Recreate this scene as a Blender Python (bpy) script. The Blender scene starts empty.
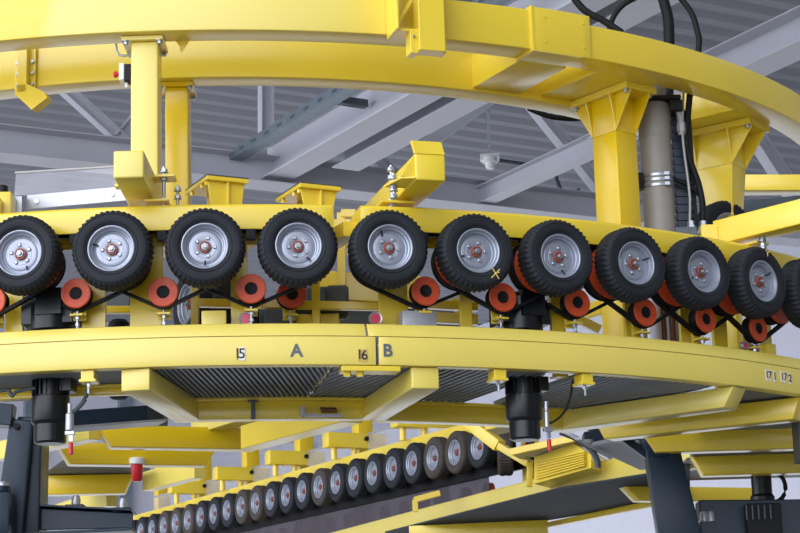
import bpy, bmesh, math, random
from mathutils import Vector, Matrix
random.seed(4)
S = bpy.context.scene
COL = S.collection
R = math.radians
# ------------------------------------------------------------------ camera
FOC = 2000.0                      # focal length in pixels of an 800 px wide frame
CAM = Vector((1.2946, -15.2739, 1.6)); PITCH = 0.2299; ROLL = -0.0290
cam = bpy.data.cameras.new('camera'); cam.sensor_width = 36; cam.lens = FOC / 800 * 36
cam.clip_end = 200
co = bpy.data.objects.new('camera', cam); COL.objects.link(co)
co.matrix_world = Matrix.Translation(CAM) @ Matrix.Rotation(R(90) + PITCH, 4, 'X') @ Matrix.Rotation(ROLL, 4, 'Z')
S.camera = co

# survey helpers: where a sight line meets a plane / cylinder of the real layout
def ray(px, py):
    a, b = px - 400, py - 266.5
    c, s = math.cos(ROLL), math.sin(ROLL)
    x, y = c * a + s * b, -s * a + c * b
    X, u = x / FOC, -y / FOC
    c, s = math.cos(PITCH), math.sin(PITCH)
    return Vector((X, c - s * u, s + c * u))
def aty(px, py, Y): v = ray(px, py); return CAM + v * ((Y - CAM.y) / v.y)
def atz(px, py, Z): v = ray(px, py); return CAM + v * ((Z - CAM.z) / v.z)
def atr(px, py, r):
    v = ray(px, py); a = v.x**2 + v.y**2; b = CAM.x*v.x + CAM.y*v.y; c = CAM.x**2 + CAM.y**2 - r*r
    return CAM + v * ((-b - math.sqrt(max(0, b*b - a*c))) / a)
def onp(px, py, P0, beta):
    n = Vector((-math.sin(beta), math.cos(beta), 0)); v = ray(px, py)
    return CAM + v * ((Vector((P0[0], P0[1], 0)) - CAM).dot(n) / v.dot(n))
def pol(r, th, z): t = R(th); return Vector((r * math.sin(t), -r * math.cos(t), z))
def frame(r, th, z):               # x = along the ring, y = towards its centre, z = up
    return Matrix.Translation(pol(r, th, z)) @ Matrix.Rotation(R(th), 4, 'Z')
ID = Matrix.Identity(4)

# ------------------------------------------------------------------ materials
def mat(name, rgb, rough=0.5, metal=0.0, var=0.0, scale=4.0, bump=0.0, bscale=60, spec=0.5, coat=0.0, rvar=0.0):
    m = bpy.data.materials.new(name); m.use_nodes = True
    nt = m.node_tree; b = nt.nodes['Principled BSDF']
    b.inputs['Base Color'].default_value = (*rgb, 1); b.inputs['Roughness'].default_value = rough
    b.inputs['Metallic'].default_value = metal; b.inputs['Specular IOR Level'].default_value = spec
    b.inputs['Coat Weight'].default_value = coat; b.inputs['Coat Roughness'].default_value = .22
    tc = nt.nodes.new('ShaderNodeTexCoord')
    if var or rvar:
        n = nt.nodes.new('ShaderNodeTexNoise'); n.inputs['Scale'].default_value = scale; n.inputs['Detail'].default_value = 5
        nt.links.new(tc.outputs['Object'], n.inputs['Vector'])
        if var:
            r = nt.nodes.new('ShaderNodeValToRGB')
            r.color_ramp.elements[0].position = .3; r.color_ramp.elements[1].position = .7
            r.color_ramp.elements[0].color = (*[c * (1 - var) for c in rgb], 1)
            r.color_ramp.elements[1].color = (*[min(1, c * (1 + var * .6)) for c in rgb], 1)
            nt.links.new(n.outputs['Fac'], r.inputs['Fac']); nt.links.new(r.outputs['Color'], b.inputs['Base Color'])
        if rvar:
            mr = nt.nodes.new('ShaderNodeMapRange'); mr.inputs['To Min'].default_value = rough - rvar; mr.inputs['To Max'].default_value = rough + rvar
            nt.links.new(n.outputs['Fac'], mr.inputs['Value']); nt.links.new(mr.outputs['Result'], b.inputs['Roughness'])
    if bump:
        n2 = nt.nodes.new('ShaderNodeTexNoise'); n2.inputs['Scale'].default_value = bscale
        bp = nt.nodes.new('ShaderNodeBump'); bp.inputs['Strength'].default_value = bump; bp.inputs['Distance'].default_value = .01
        nt.links.new(tc.outputs['Object'], n2.inputs['Vector']); nt.links.new(n2.outputs['Fac'], bp.inputs['Height'])
        nt.links.new(bp.outputs['Normal'], b.inputs['Normal'])
    return m
YEL = (0.82, 0.60, 0.035)
M = dict(
    yellow=mat('yellow_paint', YEL, .30, var=.05, scale=1.3, bump=.03, bscale=25, rvar=.05, coat=.6),
    deep=mat('deep_yellow_paint', (0.80, 0.545, 0.004), .30, var=.04, scale=1.5, bump=.03, bscale=25, coat=.6),  # deeper, more saturated version of the yellow
    pale=mat('pale_yellow_paint', (0.80, 0.64, 0.12), .34, var=.05, scale=2.0, bump=.03, bscale=25, coat=.6),  # paler, less saturated version of the yellow
    rubber=mat('tyre_rubber', (0.017, 0.019, 0.024), .65, spec=.25, var=.25, scale=9, bump=.15, bscale=90),
    dusty=mat('dusty_tyre_rubber', (0.060, 0.050, 0.044), .75, spec=.25, var=.25, scale=9, bump=.15, bscale=90),
    belt=mat('belt_rubber', (0.008, 0.008, 0.009), .6, spec=.2),
    rim=mat('silver_rim_paint', (0.34, 0.365, 0.43), .36, .5, var=.06, scale=20),
    bolt=mat('zinc_bolts', (0.42, 0.44, 0.48), .35, .8),
    steel=mat('bare_steel', (0.35, 0.36, 0.38), .35, .9),
    orange=mat('orange_red_plastic', (0.70, 0.085, 0.022), .45, var=.15, scale=25),
    hubred=mat('dark_red_seal', (0.36, 0.06, 0.03), .45),
    red=mat('red_plastic', (0.60, 0.012, 0.02), .3),
    pinkred=mat('red_reflector', (0.62, 0.05, 0.09), .25),
    black=mat('black_gloss_paint', (0.005, 0.006, 0.009), .28, spec=.4),
    blackmat=mat('black_matt', (0.010, 0.010, 0.012), .6, spec=.25),
    navy=mat('dark_navy_paint', (0.009, 0.024, 0.045), .36, spec=.4, var=.15, scale=3, bump=.03),
    slate=mat('slate_grey_paint', (0.075, 0.095, 0.11), .45, var=.1),
    darkdeck=mat('dark_grey_sheet', (0.24, 0.26, 0.29), .42, .4, var=.15, scale=3),
    deck=mat('grey_deck_sheet', (0.20, 0.215, 0.225), .6, .2, var=.1, scale=3),
    galv=mat('galvanised_steel', (0.46, 0.47, 0.51), .42, .6, var=.12, scale=14),
    galvblue=mat('galvanised_tray', (0.22, 0.27, 0.31), .5, .5, var=.15, scale=14),
    roofsteel=mat('light_grey_steel_paint', (0.60, 0.60, 0.66), .5, var=.05, scale=1.5),
    roofsheet=mat('roof_sheet', (0.25, 0.255, 0.285), .55, .1, var=.05, scale=1.0),
    cyl=mat('warm_grey_cylinder_paint', (0.29, 0.265, 0.235), .5, var=.08, scale=6),
    dull=mat('dull_steel', (0.34, 0.33, 0.32), .5, .3),
    under=mat('shaded_deck_sheet', (0.035, 0.042, 0.050), .7, spec=.2),  # deck sheet with its shade put into a dark matt colour
    wall=mat('white_wall_panel', (0.56, 0.56, 0.63), .7, var=.03),
    wood=mat('red_brown_panel', (0.16, 0.055, 0.03), .6, var=.3, scale=3),
    concrete=mat('concrete', (0.22, 0.215, 0.21), .7, var=.10, scale=.7, bump=.2, bscale=8),
    white=mat('white_plastic', (0.80, 0.80, 0.80), .4),
    ink=mat('grey_lettering', (0.10, 0.12, 0.14), .5),
    blackink=mat('black_lettering', (0.012, 0.012, 0.012), .5),
    sticker=mat('white_sticker', (0.78, 0.78, 0.75), .5),
    tan=mat('tan_sticker', (0.62, 0.45, 0.10), .5),
    chalk=mat('yellow_chalk', (0.70, 0.55, 0.12), .9),
)
def patchy():
    m = mat('patchy_yellow_paint', (0.80, 0.64, 0.12), .34, bump=.03, bscale=25, coat=.6); nt = m.node_tree; b = nt.nodes['Principled BSDF']
    g = nt.nodes.new('ShaderNodeNewGeometry'); n = nt.nodes.new('ShaderNodeTexNoise'); n.inputs['Scale'].default_value = 3.5; n.inputs['Detail'].default_value = 4
    sx = nt.nodes.new('ShaderNodeSeparateXYZ'); nt.links.new(g.outputs['Position'], sx.inputs[0]); nt.links.new(g.outputs['Position'], n.inputs['Vector'])
    ma = nt.nodes.new('ShaderNodeMath'); ma.operation = 'MULTIPLY_ADD'; ma.inputs[1].default_value = .35
    nt.links.new(n.outputs['Fac'], ma.inputs[0]); nt.links.new(sx.outputs['X'], ma.inputs[2])
    r = nt.nodes.new('ShaderNodeValToRGB'); mr = nt.nodes.new('ShaderNodeMapRange'); mr.inputs['From Min'].default_value = -2; mr.inputs['From Max'].default_value = 3
    nt.links.new(ma.outputs[0], mr.inputs['Value']); nt.links.new(mr.outputs['Result'], r.inputs['Fac'])
    e = r.color_ramp.elements; deep = (0.80, 0.56, 0.012, 1); pale = (0.80, 0.64, 0.12, 1)
    e[0].position = .298; e[0].color = deep; e[1].position = .315; e[1].color = pale
    for p_, c_ in ((.62, pale), (.72, (0.80, 0.59, 0.03, 1))): x = e.new(p_); x.color = c_  # yellow deepens again towards the right of the beam
    nt.links.new(r.outputs['Color'], b.inputs['Base Color']); return m
M['patchy'] = patchy()
def glassy(name, tint, alpha, rough=.08):
    m = bpy.data.materials.new(name); m.use_nodes = True; nt = m.node_tree; nt.nodes.clear()
    o = nt.nodes.new('ShaderNodeOutputMaterial'); mx = nt.nodes.new('ShaderNodeMixShader')
    t = nt.nodes.new('ShaderNodeBsdfTransparent'); p = nt.nodes.new('ShaderNodeBsdfPrincipled')
    n = nt.nodes.new('ShaderNodeTexNoise'); n.inputs['Scale'].default_value = 3; r = nt.nodes.new('ShaderNodeMapRange')
    r.inputs['To Min'].default_value = alpha - .06; r.inputs['To Max'].default_value = alpha + .06
    p.inputs['Base Color'].default_value = (*tint, 1); p.inputs['Roughness'].default_value = rough
    nt.links.new(n.outputs['Fac'], r.inputs['Value']); nt.links.new(r.outputs['Result'], mx.inputs['Fac'])
    nt.links.new(t.outputs[0], mx.inputs[1]); nt.links.new(p.outputs[0], mx.inputs[2]); nt.links.new(mx.outputs[0], o.inputs[0])
    return m
M['clear'] = glassy('clear_plastic_sheet', (.60, .60, .68), .20, .15)
M['smoked'] = glassy('smoked_plastic_sheet', (.06, .048, .06), .76, .25)

# ------------------------------------------------------------------ mesh builder
class MB:
    def __init__(s, m=ID): s.bm = bmesh.new(); s.m = m
    def v(s, p): return s.bm.verts.new(s.m @ Vector(p))
    def hexa(s, lo, hi):            # two loops of the same length, joined
        a = [s.v(p) for p in lo]; b = [s.v(p) for p in hi]; n = len(a)
        s.bm.faces.new(a[::-1]); s.bm.faces.new(b)
        for i in range(n): s.bm.faces.new((a[i], a[(i+1) % n], b[(i+1) % n], b[i]))
        return s
    def box(s, x0, x1, y0, y1, z0, z1):
        return s.hexa([(x0,y0,z0),(x1,y0,z0),(x1,y1,z0),(x0,y1,z0)], [(x0,y0,z1),(x1,y0,z1),(x1,y1,z1),(x0,y1,z1)])
    def xprism(s, yz, x0, x1): return s.hexa([(x0,y,z) for y, z in yz], [(x1,y,z) for y, z in yz])
    def yprism(s, xz, y0, y1): return s.hexa([(x,y0,z) for x, z in xz], [(x,y1,z) for x, z in xz])
    def lathe(s, prof, c=(0,0,0), seg=32, axis='y', mod=None, close=False):
        # prof: (radius, position along axis)
        rings = []
        for j, (r, a) in enumerate(prof):
            if r < 1e-6:
                rings.append([s.v(s._ax(0, 0, a, c, axis))]); continue
            rings.append([s.v(s._ax(r * (mod(j, i) if mod else 1), 2*math.pi*i/seg, a, c, axis)) for i in range(seg)])
        pairs = list(zip(rings, rings[1:])) + ([(rings[-1], rings[0])] if close else [])
        for A, B in pairs:
            for i in range(seg):
                k = (i+1) % seg
                if len(A) == 1 and len(B) == 1: continue
                if len(A) == 1: f = (A[0], B[k], B[i])
                elif len(B) == 1: f = (A[i], A[k], B[0])
                else: f = (A[i], A[k], B[k], B[i])
                s.bm.faces.new(f)
        return s
    def _ax(s, r, t, a, c, axis):
        x, y = r*math.cos(t), r*math.sin(t)
        p = {'y': (x, a, y), 'z': (x, y, a), 'x': (a, x, y)}[axis]
        return (p[0]+c[0], p[1]+c[1], p[2]+c[2])
    def cyl(s, c, r, a0, a1, axis='z', seg=20, bev=0):
        pr = [(0,a0),(r-bev,a0),(r,a0+bev),(r,a1-bev),(r-bev,a1),(0,a1)] if bev else [(0,a0),(r,a0),(r,a1),(0,a1)]
        return s.lathe(pr, c, seg, axis)
    def tube(s, pts, r, seg=8, closed=False, sq=None, up=Vector((0,0,1))):
        pts = [Vector(p) for p in pts]; n = len(pts); rings = []
        for i, p in enumerate(pts):
            t = (pts[(i+1) % n] - pts[i-1]) if closed else (pts[min(i+1,n-1)] - pts[max(i-1,0)])
            t.normalize(); u = up if abs(t.dot(up)) < .95 else Vector((1,0,0))
            a = t.cross(u).normalized(); b = a.cross(t)
            if sq: offs = [(-sq[0],-sq[1]),(sq[0],-sq[1]),(sq[0],sq[1]),(-sq[0],sq[1])]
            else: offs = [(r*math.cos(2*math.pi*k/seg), r*math.sin(2*math.pi*k/seg)) for k in range(seg)]
            rings.append([s.v(p + a*x + b*y) for x, y in offs])
        m = len(rings[0])
        for i in range(n if closed else n-1):
            A, B = rings[i], rings[(i+1) % n]
            for k in range(m): s.bm.faces.new((A[k], A[(k+1) % m], B[(k+1) % m], B[k]))
        if not closed: s.bm.faces.new(rings[0][::-1]); s.bm.faces.new(rings[-1])
        return s
    def arc(s, prof, t0, t1, step=.75):   # closed profile of (radius, z) swept round the ring
        n = max(2, int(abs(t1-t0)/step)+1); rings = []
        for i in range(n+1):
            t = t0 + (t1-t0)*i/n
            rings.append([s.v(pol(r, t, z)) for r, z in prof])
        m = len(prof)
        for A, B in zip(rings, rings[1:]):
            for k in range(m): s.bm.faces.new((A[k], A[(k+1) % m], B[(k+1) % m], B[k]))
        s.bm.faces.new(rings[0][::-1]); s.bm.faces.new(rings[-1]); return s
    def beam(s, P, Q, w, h, up=Vector((0,0,1)), kind='box', t=.012, ext=(0,0)):
        # straight member from P to Q; w across, h along 'up'
        P, Q = Vector(P), Vector(Q); d = (Q-P).normalized(); P = P - d*ext[0]; Q = Q + d*ext[1]
        a = d.cross(up).normalized(); b = a.cross(d)
        if kind == 'box': pr = [(-w/2,-h/2),(w/2,-h/2),(w/2,h/2),(-w/2,h/2)]
        elif kind == 'I': pr = [(-w/2,-h/2),(w/2,-h/2),(w/2,-h/2+t),(t/2,-h/2+t),(t/2,h/2-t),(w/2,h/2-t),(w/2,h/2),(-w/2,h/2),(-w/2,h/2-t),(-t/2,h/2-t),(-t/2,-h/2+t),(-w/2,-h/2+t)]
        elif kind == 'U': pr = [(-w/2,-h/2),(w/2,-h/2),(w/2,h/2),(w/2-t,h/2),(w/2-t,-h/2+t),(-w/2+t,-h/2+t),(-w/2+t,h/2),(-w/2,h/2)]
        elif kind == 'L': pr = [(-w/2,-h/2),(w/2,-h/2),(w/2,-h/2+t),(-w/2+t,-h/2+t),(-w/2+t,h/2),(-w/2,h/2)]
        return s.hexa([P + a*x + b*y for x, y in pr], [Q + a*x + b*y for x, y in pr])
    def bevel(s, w=.004, seg=2, ang=35):
        s.bm.normal_update()
        bmesh.ops.recalc_face_normals(s.bm, faces=s.bm.faces)
        ed = [e for e in s.bm.edges if len(e.link_faces) == 2 and e.calc_face_angle(0) > R(ang)]
        bmesh.ops.bevel(s.bm, geom=ed, offset=w, segments=seg, affect='EDGES', profile=.5, clamp_overlap=True)
        return s
    def build(s, name, m, parent=None, smooth=None):
        bmesh.ops.recalc_face_normals(s.bm, faces=s.bm.faces)
        me = bpy.data.meshes.new(name)
        if parent is None:
            xs = [v.co for v in s.bm.verts]
            lo = Vector([min(c[i] for c in xs) for i in range(3)]); hi = Vector([max(c[i] for c in xs) for i in range(3)])
            org = Vector(((lo.x+hi.x)/2, (lo.y+hi.y)/2, lo.z)); X = Matrix.Translation(-org)
        else: X = wm(parent).inverted()
        s.bm.transform(X)
        if smooth is not None:
            for f in s.bm.faces: f.smooth = True
        s.bm.to_mesh(me); s.bm.free()
        if smooth is not None: me.set_sharp_from_angle(angle=R(smooth))
        me.materials.append(M[m] if isinstance(m, str) else m)
        o = bpy.data.objects.new(name, me); COL.objects.link(o)
        if parent is None: o.location = org
        else: o.parent = parent
        return o
def wm(o):
    m = o.matrix_basis.copy()
    while o.parent: o = o.parent; m = o.matrix_basis @ m
    return m
def tag(o, label, cat, group=None, kind=None):
    if kind == 'structure': o['kind'] = kind; return o
    o['label'] = label; o['category'] = cat
    if group: o['group'] = group
    if kind: o['kind'] = kind
    return o
def struct(o): o['kind'] = 'structure'; return o
def thing(name, label, cat, loc=(0,0,0), rotz=0.0, group=None):
    o = bpy.data.objects.new(name, None); o.empty_display_size = .1; COL.objects.link(o)
    o.location = loc; o.rotation_euler = (0, 0, rotz)
    return tag(o, label, cat, group)
def kids(o): return [c for c in KID.get(o.name, [])]
KID = {}
def copy_tree(root, label):
    def rec(o, par):
        c = o.copy(); COL.objects.link(c)
        if par: c.parent = par
        for ch in list(o.children): rec(ch, c)
        return c
    r = rec(root, None); r['label'] = label
    return r
def text(body, size, m, Mx, parent, name='lettering', depth=.0015, bold=.028):
    cu = bpy.data.curves.new('t', 'FONT'); cu.body = body; cu.size = size; cu.extrude = depth; cu.align_x = 'CENTER'; cu.align_y = 'CENTER'
    cu.offset = size * bold
    to = bpy.data.objects.new('t', cu); COL.objects.link(to); bpy.context.view_layer.update()
    me = bpy.data.meshes.new_from_object(to.evaluated_get(bpy.context.evaluated_depsgraph_get()))
    bpy.data.objects.remove(to); bpy.data.curves.remove(cu)
    me.transform(wm(parent).inverted() @ Mx @ Matrix.Rotation(R(90), 4, 'X'))
    me.name = name; me.materials.clear(); me.materials.append(M[m])
    o = bpy.data.objects.new(name, me); COL.objects.link(o); o.parent = parent
    return o
def bolt(mb, c, r=.011, h=.01, axis='z', shank=0):
    mb.cyl(c, r, 0, h, axis, 6)

# ================================================================== the setting
BETA = R(30); U = Vector((math.cos(BETA), math.sin(BETA), 0)); V = Vector((-math.sin(BETA), math.cos(BETA), 0))
def uv(a, b, z): return U*a + V*b + Vector((0,0,z))
BM_ = Matrix.Rotation(BETA, 4, 'Z')
struct(MB(BM_).box(-30, 40, -40, 6, -.3, 0).build('floor', 'concrete'))
# roof sheet: trapezoidal ribs running along U
mb = MB(BM_); pitch = .42; zc = 10.0; v0, v1 = -2.5, 24.3
n = int((v1-v0)/pitch); prof = []
for i in range(n):
    b = v0 + i*pitch
    prof += [(b, zc), (b+.11, zc), (b+.25, zc+.05), (b+.30, zc+.05)]
prof.append((v0+n*pitch, zc)); top = [(b, z+.03) for b, z in prof]
for i in range(len(prof)-1):
    (b0,z0),(b1,z1) = prof[i], prof[i+1]
    mb.bm.faces.new([mb.v((-6,b0,z0)), mb.v((22,b0,z0)), mb.v((22,b1,z1)), mb.v((-6,b1,z1))])
bmesh.ops.remove_doubles(mb.bm, verts=mb.bm.verts, dist=.001)
mb.box(-6, 22, v0, v1, zc+.2, zc+.3)
struct(mb.build('ceiling', 'roofsheet'))
struct(MB(BM_).box(-6, 22, 24.0, 24.3, 4.6, 10).build('wall_back', 'wall'))
struct(MB(BM_).box(15.7, 16.0, 10, 24.0, 4.6, 10).build('wall_right', 'wall'))

# ================================================================== near ring: guide rails
ZB = 3.478
def rail(name, label, t0, t1, lip0, lip1):
    t = thing(name, label, 'guide rail', pol(5.1, (t0+t1)/2, ZB))
    MB().arc([(5.15,ZB),(5.15,3.628),(5.138,3.628),(5.138,ZB+.012),(5.065,ZB+.012),(5.065,ZB)], t0, t1).bevel(.004).build('web', 'pale', t, 30)
    MB().arc([(5.152,3.630),(5.150,3.640),(5.118,3.700),(5.106,3.704),(5.070,3.700),(5.070,3.690),(5.100,3.690),(5.132,3.630)], lip0, lip1).bevel(.003).build('lip', 'pale', t, 30)
    return t
railA = rail('guide_rail', 'curved pale yellow guide rail marked A below the near wheels', -34, 12.98, -34, 12.42)
railB = rail('guide_rail', 'curved pale yellow guide rail marked B below the near wheels', 13.16, 64, 12.55, 64)
def ringface(th, z, r=5.152): return frame(r, th, z)
def thof(px, py, r=5.15): p = atr(px, py, r); return math.degrees(math.atan2(p.x, -p.y)), p.z
def letters(rail_, s, px, py, size, m='ink', back=None, bw=0, bh=0):
    th, z = thof(px, py); F = ringface(th, z)
    if back:
        p = MB(F).box(-bw/2, bw/2, -.002, .001, -bh/2, bh/2).build('number_plate', back, rail_)
        F = ringface(th, z, 5.1545)
        return text(s, size, m, F, p, 'digit', bold=.008)
    return text(s, size, m, F, rail_, 'letter')
letters(railA, 'A', 296.5, 351, .092); letters(railB, 'B', 387.5, 351, .092)
letters(railA, '1', 237.5, 354, .075, 'blackink', 'tan', .016, .062); letters(railA, '5', 241.8, 354, .075, 'blackink', 'sticker', .030, .068)
letters(railA, '1', 359.5, 355, .072, 'blackink', 'tan', .018, .062); letters(railA, '6', 364.3, 355.5, .072, 'blackink', 'tan', .028, .066)
for s_, px, py in (('1',766.5,375),('7',769.5,375.6),('1',774.3,376.5),('1',781.5,376.8),('7',784.7,377.3),('2',789.5,378.6)):
    letters(railB, s_, px, py, .062, 'blackink', 'sticker', .017, .066)
# joint plate beneath the A / B seam
t = thing('joint_plate', 'small bolted yellow plate under the seam between rails A and B', 'plate', pol(5.08, 13.5, 3.44))
a0, _ = thof(342, 372); a1, _ = thof(401, 372)
MB().arc([(5.145,3.447),(5.145,3.475),(5.03,3.475),(5.03,3.447)], a0, a1).bevel(.003).build('plate', 'yellow', t)
for px in (349, 362):
    th, _ = thof(px, 375); MB(frame(5.10, th, 0)).cyl((0,0,0), .02, 3.424, 3.447, 'z', 6).build('bolt', 'yellow', t)

# small yellow stop blocks with a bolt, hanging under the rail
for px, lb in ((86.5,'left of the first radial arm'), (502,'left of the hanging motor in the middle right'), (589.5,'right of the hanging motor in the middle right')):
    th, z = thof(px, 373)
    t = thing('stop_block', 'small yellow stop block under the rail, ' + lb, 'block', pol(5.08, th, 3.40))
    F = frame(5.09, th, 0)
    MB(F).box(-.034, .034, -.04, .05, 3.425, 3.475).box(-.044, .044, -.044, .054, 3.415, 3.43).bevel(.003).build('block', 'yellow', t)
    MB(F).cyl((0,-.005,0), .007, 3.36, 3.415, 'z', 8).cyl((0,-.005,0), .013, 3.395, 3.41, 'z', 6).build('bolt', 'bolt', t)

# ================================================================== radial arms, inner rings, deck sheets
def arm(th, r0, r1, label, cut=.06, w=.15, zt=3.476, zb=3.362):
    L = r0 - r1; F = frame(r0, th, 0)
    mb = MB(F).hexa([(-w/2,0,zb),(w/2,0,zb),(w/2,L-cut,zb),(-w/2,L-cut,zb)], [(-w/2,-.0,zt),(w/2,0,zt),(w/2,L,zt),(-w/2,L,zt)])
    return tag(mb.bevel(.007, 3).build('radial_arm', 'pale', None, 30), label, 'support arm', 'radial arms under the near guide rail')
arm(16.0, 5.12, 3.97, 'yellow box arm under rail B, pointing down left')
def bar(P, Q, w, h, name, label, cat, m='yellow', group=None, kind='box', up=Vector((0,0,1)), bev=.005, t=.012):
    mb = MB().beam(P, Q, w, h, up, kind, t)
    return tag(mb.bevel(bev).build(name, m, None, 30), label, cat, group)
def mitre(P, Q, w, z0, z1, c0, c1, name, label, cat, m='yellow', group=None):
    # horizontal box whose ends are cut back at the bottom by c0 / c1
    P, Q = Vector((P[0],P[1],0)), Vector((Q[0],Q[1],0)); d = (Q-P).normalized(); a = Vector((-d.y,d.x,0))*w/2
    up0, up1 = Vector((0,0,z0)), Vector((0,0,z1))
    mb = MB().hexa([P+d*c0-a+up0, Q-d*c1-a+up0, Q-d*c1+a+up0, P+d*c0+a+up0], [P-a+up1, Q-a+up1, Q+a+up1, P+a+up1])
    return tag(mb.bevel(.006).build(name, m, None, 30), label, cat, group)
G_ARM = 'radial arms under the near guide rail'
mitre((-.085,-5.12), (.075,-3.99), .15, 3.362, 3.476, .0, .05, 'radial_arm', 'yellow box arm under rail A, left of the corrugated sheets', 'support arm', 'pale', G_ARM)
mitre(pol(5.12,38.9,0), pol(3.86,34.4,0), .15, 3.362, 3.476, .07, .04, 'radial_arm', 'long yellow box arm right of the hanging black motor, under rail B', 'support arm', 'pale', G_ARM)
mitre(pol(5.08,46.2,0), pol(3.80,41.4,0), .15, 3.35, 3.476, .05, .06, 'radial_arm', 'yellow box arm at the right edge just below numbers 17 1 and 17 2', 'support arm', 'yellow', G_ARM)
mitre((2.84,-2.12), (5.4,-2.12), .15, 3.36, 3.52, .10, .0, 'radial_arm', 'yellow box arm right of the leaning dark hanger, upper of two', 'support arm', 'yellow', G_ARM)
mitre((3.36,-.80), (5.6,-.80), .15, 3.36, 3.51, .08, .0, 'radial_arm', 'yellow box arm right of the leaning dark hanger, lower of two', 'support arm', 'yellow', G_ARM)
# deck sheets
def corr(th0, th1, r0, r1, ang, label, m='darkdeck', pitch=.046, hgt=.018, z=3.482):
    c = pol((r0+r1)/2, (th0+th1)/2, z); d = Vector((-math.sin(R(ang)), math.cos(R(ang)), 0)); e = Vector((d.y, -d.x, 0))
    mb = MB(); prev = None; s = -1.6; k = 0
    sh = [0, .35, .5, .85]
    hs = [0, 0, 1, 1]
    while s < 1.6:
        for q in range(4):
            ss = s + sh[q]*pitch; ts = []
            for i in range(-80, 81):
                p = c + e*ss + d*(i*.02); r = math.hypot(p.x, p.y); th = math.degrees(math.atan2(p.x, -p.y))
                if r0 <= r <= r1 and th0 <= th <= th1: ts.append(i*.02)
            if len(ts) < 2: prev = None; continue
            zz = Vector((0,0,hs[q]*hgt)); A = mb.v(c+e*ss+d*ts[0]+zz); B = mb.v(c+e*ss+d*ts[-1]+zz)
            if prev: mb.bm.faces.new((prev[0], prev[1], B, A))
            prev = (A, B)
        s += pitch
    # give the sheet a gauge
    g = bmesh.ops.extrude_face_region(mb.bm, geom=mb.bm.faces[:])
    for vv in g['geom']:
        if isinstance(vv, bmesh.types.BMVert): vv.co.z += .003
    return tag(mb.build('deck_sheet', m), label, 'deck sheet', 'deck sheets between the radial arms')
corr(-.4, 10.6, 4.02, 5.10, -4, 'dark corrugated deck sheet right of the first yellow radial arm', pitch=.029)
corr(10.7, 15.6, 4.02, 5.10, 27, 'short corrugated deck sheet just left of the arm under rail B')
corr(16.6, 24.2, 4.0, 5.10, 24, 'corrugated deck sheet between the arm under rail B and the hanging motor')
corr(26.8, 37.6, 4.0, 5.10, 27, 'corrugated deck sheet right of the hanging motor in the middle right')
def flat(th0, th1, r0, r1, label, m='deck', z=3.484):
    return tag(MB().arc([(r0,z),(r1,z),(r1,z+.012),(r0,z+.012)], th0, th1).build('deck_sheet', m), label, 'deck sheet', 'deck sheets between the radial arms')
flat(-16, -1.8, 4.60, 5.10, 'flat grey deck sheet left of the first yellow radial arm')
flat(40.5, 60, 3.9, 5.08, 'flat grey deck sheet at the lower right below the numbers 17', z=3.49)
for y0, y1, lb in ((-2.04,-.88,'between the two right-hand arms behind the leaning hanger'),(-.72,.55,'behind the lower right-hand arm at the right edge')):
    tag(MB().box(3.35,5.4,y0,y1,3.495,3.51).build('deck_sheet','slate'), 'flat slate grey deck sheet ' + lb, 'deck sheet', 'deck sheets between the radial arms')
# inner rail
def inner(t0, t1, r, z0, z1, label, w=.12, m='yellow'):
    t = thing('inner_rail', label, 'rail', pol(r, (t0+t1)/2, z0), 0, 'inner rails of the near ring')
    MB().arc([(r,z0),(r,z1),(r-w,z1),(r-w,z0)], t0, t1).bevel(.004).build('rail', m, t, 30)
    MB().arc([(r+.035,z1),(r+.035,z1+.018),(r-w,z1+.018),(r-w,z1)], t0, t1).bevel(.003).build('top_flange', m, t, 30)
inner(-16, -1.9, 4.64, 3.43, 3.463, 'inner yellow rail left of the first radial arm, behind the hanging motor', .07)
inner(-.2, 15.2, 4.10, 3.365, 3.462, 'inner yellow rail between the first two radial arms')
inner(16.7, 34.0, 4.02, 3.37, 3.462, 'inner yellow rail right of the arm under rail B')
# bracket latches on inner rail
for px, py, lb in ((253,407,'near the middle of the corrugated sheets'),):
    th, _ = thof(px, py, 4.12)
    tag(MB(frame(4.145, th, 0)).box(-.012,.012,-.02,.01,3.35,3.46).box(-.03,.03,-.02,.01,3.45,3.46).bevel(.002).build('latch','slate'), 'small dark latch on the inner rail '+lb, 'latch')
th, _ = thof(323, 411, 4.12)
t = thing('limit_switch', 'pale limit switch with brown spring on the inner yellow rail', 'switch', pol(4.15, th, 3.38))
MB(frame(4.16, th, 0)).box(-.13,.10,-.02,.02,3.362,3.376).box(-.135,-.115,-.03,.03,3.362,3.42).bevel(.002).build('rail_plate','galv',t)
mb = MB(frame(4.165, th, 0))
mb.tube([(-.02+.09*i/64, .014*math.cos(i*.98), 3.40+.014*math.sin(i*.98)) for i in range(65)], .004, 5)
mb.build('spring','wood',t,40)

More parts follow.
